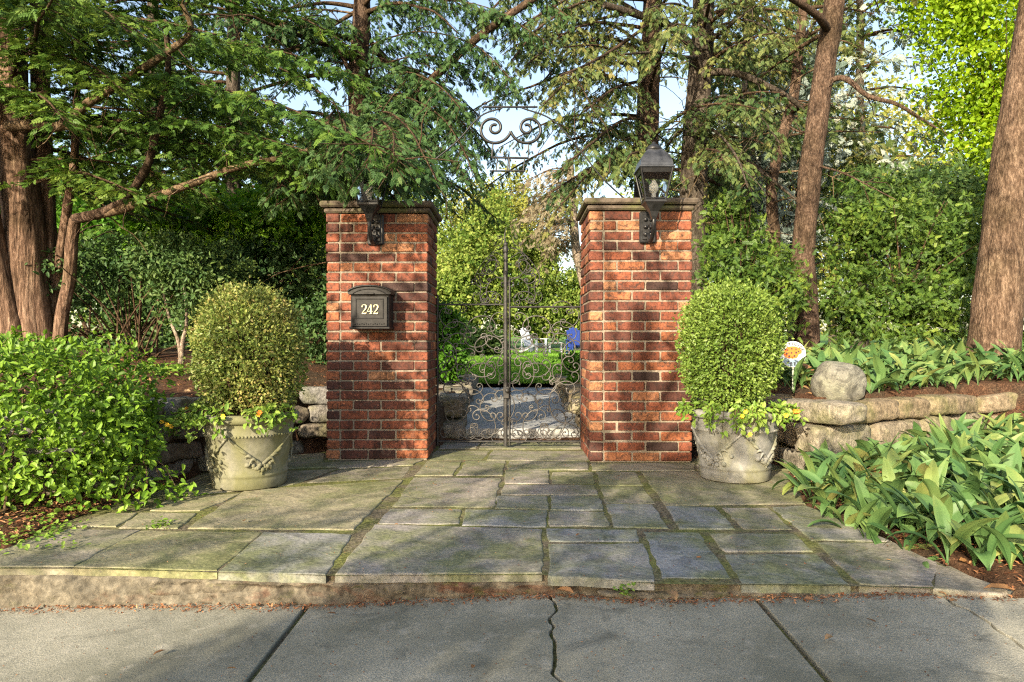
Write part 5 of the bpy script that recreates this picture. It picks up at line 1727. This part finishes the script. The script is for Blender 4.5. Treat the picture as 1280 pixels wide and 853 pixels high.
# --- beyond the gate
leafy_tree('garden_shrub', 'dark rounded shrub beside the path seen through the left gate leaf', 552, 9.2, [(535, 375, 572, 450, 0), (540, 410, 580, 470, -.2)], .03, M['twig'], M['lf_green'], 4200, .07, 501, cat='shrub', per=24, clump=.18, tmpl=T_LEAF, wid=.6, tone0=.3)
leafy_tree('garden_shrub', 'dark low shrub beside the right end of the path beyond the gate', 726, 9.6, [(706, 436, 752, 490, 0)], .03, M['twig'], M['lf_green'], 2200, .07, 502, cat='shrub', per=24, clump=.18, tmpl=T_LEAF, wid=.6, tone0=.3)
leafy_tree('garden_shrub', 'clipped dark mound shrub on the far lawn left of the gate bar', 592, 24, [(556, 408, 630, 447, 0), (540, 395, 590, 447, .8)], .08, M['twig'], M['lf_dark'], 7000, .14, 503, cat='shrub', per=24, clump=.14, tmpl=T_LEAF, wid=.6, tone0=.7)
BG = [
 ('leafy_tree', 'sunny green tree filling the left half of the gate opening', 590, 32, [(540, 280, 610, 420, 0), (575, 240, 650, 380, 1), (530, 330, 600, 430, -1), (600, 330, 660, 425, .5)], M['lf_bg'], 21000, .26),
 ('leafy_tree', 'tall pale green tree beyond the gate under the iron overthrow', 610, 40, [(545, 230, 640, 340, 0), (600, 215, 680, 330, 1), (640, 260, 700, 380, 1)], M['lf_bgy'], 13000, .30),
 ('leafy_tree', 'shaded green tree behind the white lawn chair', 672, 34, [(640, 330, 710, 425, 0), (690, 340, 750, 430, .5), (650, 290, 700, 350, .5)], M['lf_bg'], 14000, .26),
 ('leafy_tree', 'green tree behind the navy chair beside the right pillar', 735, 36, [(715, 300, 770, 425, 0), (750, 260, 830, 420, 1)], M['lf_bg'], 12000, .28),
 ('leafy_tree', 'distant tree hidden mostly by the mailbox pillar', 480, 38, [(400, 250, 500, 420, 0), (470, 220, 570, 400, 1)], M['lf_bg'], 13000, .32),
 ('leafy_tree', 'distant tree behind the dark shrub left of the mailbox pillar', 330, 34, [(230, 240, 340, 430, 0), (310, 200, 420, 420, 1)], M['lf_bg'], 12000, .34),
 ('leafy_tree', 'distant tree behind the stem shrub at the left', 150, 33, [(40, 200, 180, 430, 0), (140, 220, 260, 430, 1)], M['lf_bg'], 11000, .34),
 ('leafy_tree', 'distant tree far left behind the cedar', -60, 34, [(-260, 150, -60, 430, 0), (-90, 180, 70, 430, 1)], M['lf_bg'], 11000, .36),
 ('leafy_tree', 'distant tree behind the two bare trunks', 850, 36, [(780, 200, 890, 420, 0), (850, 150, 960, 420, 1)], M['lf_bg'], 13000, .34),
 ('leafy_tree', 'distant tree behind the blue spruce', 1040, 34, [(940, 120, 1060, 420, 0), (1030, 90, 1160, 420, 1)], M['lf_bgy'], 13000, .36),
 ('leafy_tree', 'distant tree far right behind the maple', 1230, 33, [(1140, 100, 1270, 420, 0), (1240, 60, 1420, 420, 1)], M['lf_bg'], 13000, .36),
]
for i, (nm, lb, px, Y, bx, mt, n, sz) in enumerate(BG):
    leafy_tree(nm, lb, px, Y, bx, .2, M['bark_grey'], mt, int(n * 1.35), sz * .66, 600 + i, group='trees beyond the lawn', per=22, clump=.14, tone0=.55, shell=.7, wid=.7)
def pale_tree():
    rng = np.random.default_rng(88)
    Y = 19
    w = lambda x, y, dy=0: W(x, y, Y + dy)
    b = w(742, 440)
    b[2] = .3
    root = thing('pale_trunk_tree', b, 'crooked pale barked tree with dry pinkish twigs just left of the right pillar', 'tree')
    trunk_obj(root, [b, w(738, 390), w(728, 345), w(720, 310), w(716, 260), w(712, 200)], .17, .10, M['bark_pale'], 4, 12, 40)
    trunk_obj(root, [w(728, 345), w(735, 300), w(738, 250)], .10, .06, M['bark_pale'], 5, 10, 30)
    cm = MB()
    for i in range(34):
        s = w(717, rng.uniform(210, 300))
        path = limb_path(s, R(rng.uniform(200, 340)), rng.uniform(.7, 1.9), rng.uniform(-.2, .4), rng.uniform(.2, .6), rng)
        tube(cm, resample(path, 12), np.linspace(.025, .006, 12), 4, .5, 1, True, caps=False)
        dead_twigs(cm, path, 9, rng, .5, 1)
        foliate(cm, path, .6, .17, rng, .4, .13, .5, tubes=.8)
    cm.build('crown', [M['lf_dry'], M['twig_dry']], root)
pale_tree()

# --- the bright bush at the left
def super_shell(n, k, rng, depth=.3, low=-1.0):
    d = rdir(int(n * 1.5), rng)
    d = d[d[:, 2] > low][:n]
    s = (np.sum(np.abs(d) ** k, 1) ** (-1 / k))
    return d, s * (1 - depth * rng.random(len(d)) ** 1.3)
def bright_bush():
    rng = np.random.default_rng(70)
    c, r = np.array([-3.06, 3.78, .48]), np.array([.98, .52, .45])
    root = thing('bright_bush', (c[0], c[1], .05), 'glossy bright green leafy bush in the left foreground in front of the stone wall', 'bush')
    mb = MB()
    n = 8600
    d, s = super_shell(n, 3.8, rng, .38)
    s = s * (1 + .13 * vnoise(d * 2, 2.2, 5) + .07 * vnoise(d * 5, 2.2, 6))
    P0 = c + d * s[:, None] * r
    P0 = P0[P0[:, 2] > .06]
    d = unit((P0 - c) / r)
    # rosettes of three or four leaves
    P, D, N, T = [], [], [], []
    for q in range(4):
        m = len(P0)
        dd = unit(d * .55 + rdir(m, rng) * .9 + [0, 0, .05])
        P.append(P0 + dd * .004 + rng.normal(0, .012, (m, 3)))
        D.append(dd)
        N.append(unit(np.array([0, -.12, .75]) + d * .45 + rng.normal(0, .35, (m, 3))))
        T.append(rng.random(m))
    P, D, N, T = map(np.concatenate, (P, D, N, T))
    k = rng.random(len(P)) < .62
    leaves(mb, P[k], D[k], N[k], rng.uniform(.024, .052, k.sum()), .6, T[k], T_LEAF, 0)
    mb.build('foliage', M['lf_hedge'], root)
    mb = MB()
    for i in range(60):
        e = c + rdir(1, rng)[0] * r * rng.uniform(.6, .88)
        if e[2] < .3: e[2] = .3 + .3 * rng.random()
        b = np.array([c[0] + np.clip(rng.normal(0, .4), -.6, .5), c[1] + rng.normal(0, .13), .03])
        tube(mb, resample([b, b * .5 + e * .5 + rng.normal(0, .08, 3), e], 10), np.linspace(.009, .003, 10), 5, caps=False)
    mb.build('stems', M['twig_dry'], root)
    # a few sprays that reach out at the lower right
    mb = MB()
    for (px, py, Y) in [(222, 612, 3.9), (200, 600, 3.95), (168, 560, 4.0), (190, 520, 4.0), (150, 625, 3.6), (185, 622, 3.75)]:
        e = W(px, py, Y)
        b = np.array([-2.1, 3.9, .2])
        tube(mb, resample([b, b * .5 + e * .5 + [0, 0, .08], e], 8), np.linspace(.005, .002, 8), 4, .5, 1, caps=False)
        m = 34
        P = e + rng.normal(0, .05, (m, 3))
        leaves(mb, P, rdir(m, rng) + [.4, -.2, 0], rdir(m, rng) * .5 + [0, -.2, .8], rng.uniform(.035, .065, m), .56, rng.random(m), T_LEAF, 0)
    mb.build('outer_sprays', [M['lf_hedge'], M['twig_dry']], root)
bright_bush()

# --- boxwoods and trailing plants in the urns
def boxwood(c, r, mat, label, seed, n=26000):
    rng = np.random.default_rng(seed)
    c = np.asarray(c, float)
    root = thing('boxwood', (c[0], c[1], .43), label, 'shrub', 'clipped boxwoods growing in the urns')
    mb = MB()
    d, s = super_shell(n, 2.35, rng, .42)
    s = s * (1 + .075 * vnoise(d * 2.2, 1.6, seed) + .05 * vnoise(d * 8, 1.6, seed + 1) + rng.exponential(.022, len(d)))
    P = c + d * s[:, None] * np.asarray(r)
    k = (P[:, 2] > .46) & ((vnoise(P, 13, seed + 4) + .6 * vnoise(P, 28, seed + 5) > -.55) | (s < .78))
    P, d, s = P[k], d[k], s[k]
    m = len(P)
    D = unit(d * .8 + rng.normal(0, .7, (m, 3)) + [0, 0, .2])
    N = unit(d * .6 + rng.normal(0, .6, (m, 3)) + [0, 0, .5])
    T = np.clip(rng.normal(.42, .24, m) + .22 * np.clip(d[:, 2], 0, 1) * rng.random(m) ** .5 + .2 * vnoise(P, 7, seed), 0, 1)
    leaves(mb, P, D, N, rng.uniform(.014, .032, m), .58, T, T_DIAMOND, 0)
    for i in range(150):
        dd = rdir(1, rng)[0]
        if dd[2] < -.35: continue
        e = c + dd * (np.sum(np.abs(dd) ** 2.35) ** (-1 / 2.35)) * np.asarray(r) * rng.uniform(.98, 1.10)
        q = 9
        PP = e + dd * np.linspace(-.06, .03, q)[:, None] + rng.normal(0, .006, (q, 3))
        leaves(mb, PP, dd * .5 + rng.normal(0, .7, (q, 3)), rdir(q, rng) + [0, 0, .5], rng.uniform(.015, .028, q), .58, np.clip(rng.normal(.6, .2, q), 0, 1), T_DIAMOND, 0)
    mb.build('foliage', mat, root)
    mb = MB()
    b = np.array([c[0], c[1], .42])
    for i in range(120):
        e = c + rdir(1, rng)[0] * np.asarray(r) * rng.uniform(.75, .98)
        if e[2] < .46: continue
        tube(mb, resample([b + rng.normal(0, .03, 3) * [1, 1, 0], b * .4 + e * .6 - [0, 0, .05], e], 8), np.linspace(.008, .002, 8), 4, caps=False)
    mb.build('stems', M['twig'], root)
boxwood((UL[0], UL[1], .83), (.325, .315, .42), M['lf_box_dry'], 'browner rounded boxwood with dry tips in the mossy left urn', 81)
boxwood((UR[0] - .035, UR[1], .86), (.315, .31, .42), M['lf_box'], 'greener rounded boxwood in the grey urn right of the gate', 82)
def trailing(U, runs, flowers, label, seed):
    rng = np.random.default_rng(seed)
    root = thing('trailing_plant', U + [0, 0, .43], label, 'plant', 'yellow green plants trailing from the urns')
    mb, fm = MB(), MB()
    ends = []
    for (ang, out, drop, k) in runs:
        for q in range(k):
            a = R(ang + rng.normal(0, 9))
            h = np.array([math.cos(a), math.sin(a), 0])
            b = U + h * .22 + [0, 0, .43]
            o, dr = out * rng.uniform(.7, 1.2), drop * rng.uniform(.5, 1.2)
            e = U + h * (.31 + o) + np.array([0, 0, .455 - dr]) + rng.normal(0, .02, 3)
            p = resample([b, U + h * (.30) + [0, 0, .49], U + h * (.32 + o * .6) + [0, 0, .475 - dr * .35], e], 12)
            tube(mb, p, np.linspace(.003, .0015, 12), 4, .5, 1, caps=False)
            m = 16
            i = rng.integers(2, 12, m)
            leaves(mb, p[i] + rng.normal(0, .012, (m, 3)), rdir(m, rng) + [0, -.3, -.3], rdir(m, rng) * .5 + [0, -.5, .6], rng.uniform(.025, .052, m), .6, rng.random(m), T_LEAF, 0)
            ends.append(p[rng.integers(6, 12)])
    mb.build('foliage', [M['lf_trail'], M['twig']], root)
    for i in range(flowers):
        p = ends[rng.integers(len(ends))] + np.array([rng.normal(0, .015), -.02, .015])
        fl = MB()
        m = 6
        a = np.linspace(0, 2 * np.pi, m, endpoint=False)
        D = np.c_[np.cos(a), np.full(m, -.35), np.sin(a)]
        leaves(fl, np.tile(p, (m, 1)), D, np.tile([0, -1.0, .1], (m, 1)), .017, .8, None, T_DIAMOND, 0)
        fl.build('flower', M['yellow'] if rng.random() < .55 else M['orange'], root)
trailing(UL, [(180, .16, .07, 7), (205, .14, .08, 7), (232, .05, .10, 5), (255, .02, .12, 5), (310, .03, .07, 5), (290, .02, .03, 3), (330, .02, .10, 4)], 8, 'yellow green trailing plant with orange flowers reaching left out of the mossy urn', 91)
trailing(UR, [(195, .06, .06, 6), (225, .03, .10, 5), (262, .03, .12, 8), (275, .02, .06, 4), (310, .05, .05, 7), (335, .08, .05, 6)], 8, 'yellow green trailing plant with yellow flowers over the rim of the grey urn', 92)

# --- broad leaved ground cover in the right beds
def blade(mb, b, az, L, wd, lean, curl, tone, rng, mat=0, twist=0.0):
    n = 9
    t = np.linspace(0, 1, n)
    ang = lean + curl * t ** 1.2                  # from the vertical
    h = np.array([math.sin(az), math.cos(az), 0])
    ds = L / (n - 1)
    x = np.r_[0, np.cumsum(np.sin(ang[:-1]) * ds)]
    z = np.r_[0, np.cumsum(np.cos(ang[:-1]) * ds)]
    c = b + h * x[:, None] + np.array([0, 0, 1.0]) * z[:, None]
    lat0 = np.array([math.cos(az), -math.sin(az), 0])
    nrm = np.cross(lat0, h * np.sin(ang)[:, None] + np.array([0, 0, 1.0]) * np.cos(ang)[:, None])
    tw = twist * t
    lat = lat0 * np.cos(tw)[:, None] + nrm * np.sin(tw)[:, None]
    nr2 = -lat0 * np.sin(tw)[:, None] + nrm * np.cos(tw)[:, None]
    w = wd * np.array([.10, .16, .46, .80, .98, 1.0, .84, .50, .04])
    fold = .14 + rng.normal(0, .07)
    wav = .05 * np.sin(t * 9 + rng.uniform(0, 6)) * wd
    cols = []
    for k in (-.5, -.36, -.2, -.07, 0, .07, .2, .36, .5):
        rib = .035 * wd * (1 if abs(k) in (.07, .36) else -1)
        cols.append(c + lat * (w * k)[:, None] + nr2 * (w * fold * (abs(k) * 2) ** 1.3 + rib * w / wd + wav * abs(k) * 2 * (1 if k > 0 else -1))[:, None])
    V = np.stack(cols, 1)
    m = len(cols)
    idx = np.arange(n * m).reshape(n, m)
    F = np.stack([idx[:-1, :-1], idx[1:, :-1], idx[1:, 1:], idx[:-1, 1:]], -1).reshape(-1, 4)
    g = rng.random() ** 2 * .5
    tn = tone + np.repeat(np.linspace(-.06, g, n - 1) ** 1, m - 1) + np.tile(np.abs(np.linspace(-1, 1, m - 1)) ** 2 * rng.random() * .12, n - 1)
    mb.add(V.reshape(-1, 3), F, np.clip(tn, 0, 1), mat, True)
def ground_cover(name, poly, n, label, seed, zoff=0.0, Lr=(.15, .36)):
    rng = np.random.default_rng(seed)
    poly = np.array(poly)
    lo, hi = poly.min(0), poly.max(0)
    pts = []
    while len(pts) < n:
        q = rng.uniform(lo, hi, (400, 2))
        q = q[in_poly(q, poly)]
        for p in q:
            if np.hypot(p[0] - 2.3, p[1] - 4.84) < .27: continue
            if all(np.hypot(*(p - o)) > .065 for o in pts):
                pts.append(p)
                if len(pts) >= n: break
        else:
            if len(pts) > n * .9: break
    pts = np.array(pts)
    z = height(pts)
    mb = MB()
    for p, zz in zip(pts, z):
        k = rng.integers(2, 4)
        a0 = rng.uniform(0, 6.28)
        dead = rng.random() < .025
        for i in range(k):
            az = a0 + i * 2.2 + rng.normal(0, .5)
            # the plants lean to the light, towards the path
            lean = abs(rng.normal(.30, .22))
            blade(mb, np.array([*p, zz - .01 + zoff]), az, rng.uniform(*Lr), rng.uniform(.042, .085), lean, rng.uniform(.5, 2.5), np.clip(rng.normal(.30, .16) + (.4 if rng.random() < .08 else 0), 0, 1), rng, 1 if dead and i == 0 else 0, rng.normal(0, .5))
    return tag(mb.build(name, [M['lf_lily'], M['lf_dead']]), label, None, None, 'stuff')
ground_cover('leafy_ground_cover', [(1.84, 4.22), (1.64, 3.76), (1.62, 3.2), (1.70, 2.66), (3.0, 2.5), (4.8, 4.2), (4.8, 5.7), (4.0, 5.35), (3.2, 4.98), (2.35, 4.52)], 860, 'dense broad green leaves of lily plants in front of the tan stone wall', 61)
ground_cover('leafy_ground_cover', [(2.05, 5.1), (2.4, 4.74), (3.2, 5.10), (4.4, 5.60), (7.0, 6.6), (7.0, 7.9), (4.6, 7.5), (3.0, 6.9), (2.2, 6.4)], 640, 'broad green leaves of lily plants on top of the tan stone wall behind the boulder', 62, 0, (.15, .35))

# --- small weeds, ivy, chips, fallen leaves, grass
def weeds(P, label, seed, n=26, s=.03, kind=None, name='weed', cat='weed', spread=.045, mat='lf_trail'):
    rng = np.random.default_rng(seed)
    mb = MB()
    for p in P:
        m = n
        q = p + np.c_[rng.normal(0, spread, m), rng.normal(0, spread, m), np.abs(rng.normal(.018, .014, m))]
        leaves(mb, q, rdir(m, rng) * [1, 1, .3], rdir(m, rng) * .35 + [0, -.15, 1.0], rng.uniform(s * .6, s * 1.3, m), .7, rng.random(m), T_LEAF, 0)
    o = mb.build(name, M[mat])
    o.location = (0, 0, 0)
    return tag(o, label, cat if kind is None else None, None, kind)
weeds([G(200, 657), G(196, 659), G(207, 658)], 'little green weed sprouting from a flagstone joint below the left urn', 1, 16, .024, spread=.02)
weeds([G(784, 744, -.05), G(780, 745, -.05)], 'tiny green weed at the foot of the stone step edge', 2, 14, .02, spread=.014)
weeds([G(45, 622), G(38, 640), G(62, 618)], 'light green seedling plant in the mulch below the bright bush', 3, 16, .05, spread=.05)
weeds([G(130, 597), G(100, 640), G(75, 648)], 'low sprig of green leaves on the mulch beside the flagstone edge', 7, 14, .04, spread=.04)
rng = np.random.default_rng(4)
weeds([G(rng.uniform(-30, 80) , rng.uniform(640, 690) - 0) for _ in range(26)], 'small creeping ivy leaves at the lower left corner of the bed', 4, 11, .026, 'stuff', 'creeping_ivy', spread=.05)
weeds([W(rng.uniform(180, 235), 0, Y_)*[1, 1, 0] + [0, 0, .64] for Y_ in rng.uniform(5.3, 6.8, 16)], 'low bright green plants on the mulch above the left stone wall', 5, 20, .05, 'stuff', 'low_plants', spread=.09)

def scatter_sheet(name, pts, size, mats, label, seed, lift=.006, tmpl=T_DIAMOND, wid=.4, flat=.8):
    rng = np.random.default_rng(seed)
    mb = MB()
    m = len(pts)
    z = height(pts) + lift + np.abs(rng.normal(0, .006, m))
    leaves(mb, np.c_[pts, z], rdir(m, rng) * [1, 1, .25], rdir(m, rng) * (1 - flat) + [0, 0, flat], rng.uniform(size * .4, size * 1.5, m), wid, rng.random(m), tmpl, 0)
    return tag(mb.build(name, mats), label, None, None, 'stuff')
def sample(poly, n, rng):
    poly = np.array(poly)
    out = []
    lo, hi = poly.min(0), poly.max(0)
    tot = 0
    while tot < n:
        q = rng.uniform(lo, hi, (n, 2))
        q = q[in_poly(q, poly)]
        out.append(q)
        tot += len(q)
    return np.concatenate(out)[:n]
M['chip'] = m_leaf('mulch_chip', [(.05, .02, .012), (.20, .08, .04), (.36, .18, .09), (.45, .30, .18)], .05, .8, .1)
rng = np.random.default_rng(12)
lbed = [(-1.9, 4.6), (-2.05, 4.1), (-1.95, 3.6), (-2.1, 3.1), (-2.25, 2.75), (-3.2, 2.7), (-3.2, 3.5), (-2.4, 3.9), (-2.15, 4.5)]
rbed = [(1.72, 4.35), (1.68, 3.9), (1.72, 3.4), (1.72, 2.9), (1.78, 2.46), (3.0, 2.46), (3.6, 4.6), (2.1, 4.45), (1.95, 4.9), (1.55, 5.0)]
ulb = [(-1.6, 5.8), (-1.95, 5.4), (-2.3, 4.6), (-2.9, 4.0), (-4.5, 4.0), (-5, 7.5), (-1.6, 7.5)]
urb = [(1.7, 5.7), (2.1, 4.85), (2.4, 4.9), (4.4, 5.8), (6, 6.4), (6, 7.5), (1.7, 7.5)]
scatter_sheet('mulch_chips', np.concatenate([sample(lbed, 5200, rng), sample(rbed, 5200, rng), sample(ulb, 3500, rng), sample(urb, 3500, rng)]), .022, M['chip'], 'reddish brown bark chips over the planting beds', 13)
M['chip2'] = M['lf_dead']
scatter_sheet('leaf_litter', np.concatenate([sample(rbed, 260, rng), sample(urb, 320, rng), sample(lbed, 90, rng), sample(ulb, 200, rng)]), .05, M['lf_dead'], 'curled brown leaves lying among the plants of the beds', 15, .02, T_LEAF, .5, .6)
# single fallen leaves on the paving
lm = []
def fallen(px, py, z, s, name, label, group, seed, mat):
    rng = np.random.default_rng(seed)
    p = G(px, py, z)
    p[2] = z + .004
    mb = MB()
    leaves(mb, np.zeros((1, 3)), np.array([[math.cos(seed * 2.4), math.sin(seed * 2.4), .05]]), np.array([[rng.normal(0, .2), rng.normal(0, .2), 1.0]]), s, .55, np.array([rng.random()]), T_LEAF, 0)
    mb.v[0][:, 2] *= 1.0
    mb.v[0][:, 2] += .012 * s / .05 - 0
    o = mb.build(name, mat)
    o.location = tuple(p)
    return tag(o, label, 'leaf', group)
fallen(836, 747, -.045, .085, 'fallen_leaf', 'largest tan fallen leaf at the foot of the step', None, 2, M['lf_dead'])
fallen(697, 743, -.07, .07, 'fallen_leaf', 'curled tan leaf where the pavement crack meets the step', None, 5, M['lf_dead'])
fallen(1270, 748, -.02, .10, 'fallen_leaf', 'orange tan leaf at the right end of the step', None, 9, M['lf_dead'])
for i, (px, py) in enumerate([(208, 818), (282, 841), (320, 762), (456, 748), (880, 746), (985, 746), (1005, 752), (1095, 783), (760, 752), (1188, 757), (420, 772), (1172, 744), (590, 840), (1040, 800)]):
    z = float(SWZ(G(px, py, -.08)[0]))
    fallen(px, py, z, .026 + .022 * RNG.random(), 'fallen_leaf', 'small dry leaf lying on the grey concrete pavement', 'fallen leaves on the pavement', 20 + i, M['lf_dead'])
for i, (px, py) in enumerate([(543, 608), (498, 658), (540, 606), (322, 642), (726, 671), (870, 700), (1115, 704), (640, 600), (930, 604), (1112, 675), (560, 640), (305, 655), (470, 600), (770, 598)]):
    fallen(px, py, .002, .02 + .018 * RNG.random(), 'fallen_leaf', 'small dry leaf lying on the flagstones', 'fallen leaves on the flagstones', 50 + i, M['lf_dead'])
# grass blades near the path end
rng = np.random.default_rng(31)
n = 42000
yy = 11.75 + rng.random(n) ** 1.6 * 17
xx = rng.uniform(-.16, .16, n) * yy
P = np.c_[xx, yy, .18 + .0165 * (yy - 11.8) - .01]
mb = MB()
leaves(mb, P, rng.normal(0, .4, (n, 3)) + [0, 0, 1.0], rng.normal(0, 1, (n, 3)) * [1, 1, .1], rng.uniform(.05, .11, n), .22, rng.random(n), T_DIAMOND, 0)
M['lf_grass'] = m_leaf('grass_blade', [(.07, .19, .016), (.15, .34, .035), (.30, .46, .09)], .3, .5, .3)
tag(mb.build('grass', M['lf_grass']), 'short green grass of the lawn beyond the gate', None, None, 'stuff')


# --- a street tree over the pavement behind the camera: its crown shades the paving and dapples the pillars
def street_tree():
    rng = np.random.default_rng(900)
    b = np.array([-3.9, -4.3, -.3])
    root = thing('street_tree', b, 'leafy street tree on the kerb whose shadow falls over the pavement', 'tree')
    trunk_obj(root, [b, b + [.1, .1, 2.2], b + [.3, .6, 3.6], b + [.7, 1.2, 5.2]], .16, .08, M['bark_grey'], 9, 16, 40)
    P, S = [], []
    def clump(target, t, r, n, size):
        c = np.asarray(target) + SUN_DIR * t
        P.append(c + rng.normal(size=(n, 3)) * r)
        S.append(size * rng.uniform(.6, 1.3, n))
        e = c
        mb = MB()
    # the paving
    walk = [G(400, 752, -.11)[:2], G(680, 742, -.08)[:2], G(1050, 742, -.04)[:2], G(1190, 742, -.03)[:2], G(1090, 853, -.03)[:2], G(900, 900, -.05)[:2], G(120, 900, -.14)[:2]]
    for q in sample(walk, 64, rng):
        if vnoise(np.array([[q[0], q[1], 0]]), 2.0, 71)[0] < .45:
            clump((q[0], q[1], -.06), rng.uniform(7.0, 9.0), .10, 46, .09)
    poly = [G(*q)[:2] for q in [(400, 752), (520, 690), (575, 640), (660, 610), (780, 612), (880, 630), (1010, 645), (1100, 690), (1160, 735)]]
    for q in sample(poly, 52, rng):
        if vnoise(np.array([[q[0], q[1], 0]]), 2.6, 77)[0] < .22:
            clump((q[0], q[1], 0), rng.uniform(7.2, 9.5), .09, 34, .08)
    for q in [(540, 625), (480, 640), (400, 650), (330, 660), (250, 690), (200, 680), (60, 690), (120, 700), (450, 600), (600, 590), (680, 580), (350, 700), (310, 640), (80, 845), (250, 800)]:
        for j in range(2):
            g = G(q[0] + rng.normal(0, 16), q[1] + rng.normal(0, 5))
            clump(g, rng.uniform(8, 10), .06, 16, .07)
    for (x, y, Y, r, n) in [(430, 285, 5.2, .11, 55), (495, 280, 5.2, .12, 60), (530, 310, 5.3, .10, 40), (425, 320, 5.2, .05, 16), (500, 330, 5.2, .06, 18), (470, 300, 5.2, .10, 40),
                            (470, 455, 5.2, .06, 22), (505, 480, 5.2, .09, 44), (470, 520, 5.2, .09, 44), (515, 530, 5.2, .10, 50), (440, 560, 5.2, .07, 30), (500, 565, 5.2, .10, 44), (530, 420, 5.2, .05, 16), (420, 430, 5.2, .035, 8), (450, 330, 5.2, .05, 18), (415, 380, 5.2, .03, 8), (520, 350, 5.2, .05, 14), (460, 420, 5.2, .05, 14), (425, 470, 5.2, .05, 14), (490, 440, 5.2, .05, 14), (425, 530, 5.2, .05, 14),
                            (760, 300, 5.1, .10, 34), (805, 330, 5.1, .10, 34), (765, 365, 5.1, .09, 28), (845, 310, 5.1, .07, 22), (800, 430, 5.1, .10, 36), (845, 440, 5.1, .08, 26), (755, 445, 5.1, .08, 26), (835, 360, 5.1, .05, 12), (780, 500, 5.1, .06, 14)]:
        clump(W(x, y, Y), rng.uniform(4.3, 5.5), r * .8, int(n * .85) + 3, .07)
    for (x, y, Y, r, n) in [(1080, 600, 3.9, .14, 30), (1130, 660, 3.2, .14, 30), (1060, 560, 4.4, .12, 24), (40, 300, 7, .12, 20), (900, 560, 4.3, .08, 26), (905, 545, 4.3, .10, 26), (880, 585, 4.3, .05, 14), (60, 200, 7, .15, 30), (1010, 250, 7.9, .2, 40), (1015, 380, 7.9, .15, 30), (1255, 230, 6.7, .2, 40), (1250, 330, 6.7, .06, 10), (810, 120, 9.4, .3, 60), (870, 200, 8.9, .25, 60), (1090, 330, 8.5, .3, 60), (620, 470, 14, .5, 90), (650, 520, 9, .3, 60)]:
        clump(W(x, y, Y), rng.uniform(8.5, 11), r, n, .10)
    P, S = np.concatenate(P), np.concatenate(S)
    m = len(P)
    mb = MB()
    leaves(mb, P, rdir(m, rng), rdir(m, rng), S, .65, rng.random(m), T_LEAF, 0)
    tp = b + np.array([.4, .8, 4.2])
    for i in rng.integers(0, m, 60):
        e = P[i]
        tube(mb, resample([tp, tp * .5 + e * .5 + [0, 0, .3], e], 10), np.linspace(.03, .005, 10), 5, .5, 1, caps=False)
    mb.build('crown', [M['lf_green'], M['twig']], root)
street_tree()

# grit, bark and leaf crumbs washed against the foot of the step
rng = np.random.default_rng(77)
m = 2600
x = rng.uniform(-2.6, 1.8, m)
y = np.interp(x, fl[:, 0], fl[:, 1]) - .004 - np.abs(rng.normal(0, .028, m))
mb = MB()
leaves(mb, np.c_[x, y, SWZ(x) + .003 + np.abs(rng.normal(0, .003, m))], rdir(m, rng) * [1, 1, .2], rdir(m, rng) * .25 + [0, 0, .8], rng.uniform(.004, .02, m), .5, rng.random(m) * .8, T_DIAMOND, 0)
x = rng.uniform(-2.6, 2.4, 900); y = rng.uniform(1.7, 2.6, 900)
y = np.minimum(y, np.interp(x, fl[:, 0], fl[:, 1]) - .03)
leaves(mb, np.c_[x, y, SWZ(x) + .002], rdir(900, rng) * [1, 1, .1], rdir(900, rng) * .2 + [0, 0, .8], rng.uniform(.003, .009, 900), .6, rng.random(900) * .7, T_DIAMOND, 0)
x = rng.uniform(-2.0, 1.8, 1500); y = rng.uniform(2.6, 5.2, 1500)
k = in_poly(np.c_[x, y], patio_poly)
x, y = x[k], y[k]
leaves(mb, np.c_[x, y, np.full(len(x), .005)], rdir(len(x), rng) * [1, 1, .1], rdir(len(x), rng) * .2 + [0, 0, .8], rng.uniform(.003, .011, len(x)), .6, rng.random(len(x)) * .8, T_DIAMOND, 0)
tag(mb.build('bark_crumbs', M['chip']), 'reddish brown bark crumbs and grit on the paving and along the foot of the step', None, None, 'stuff')
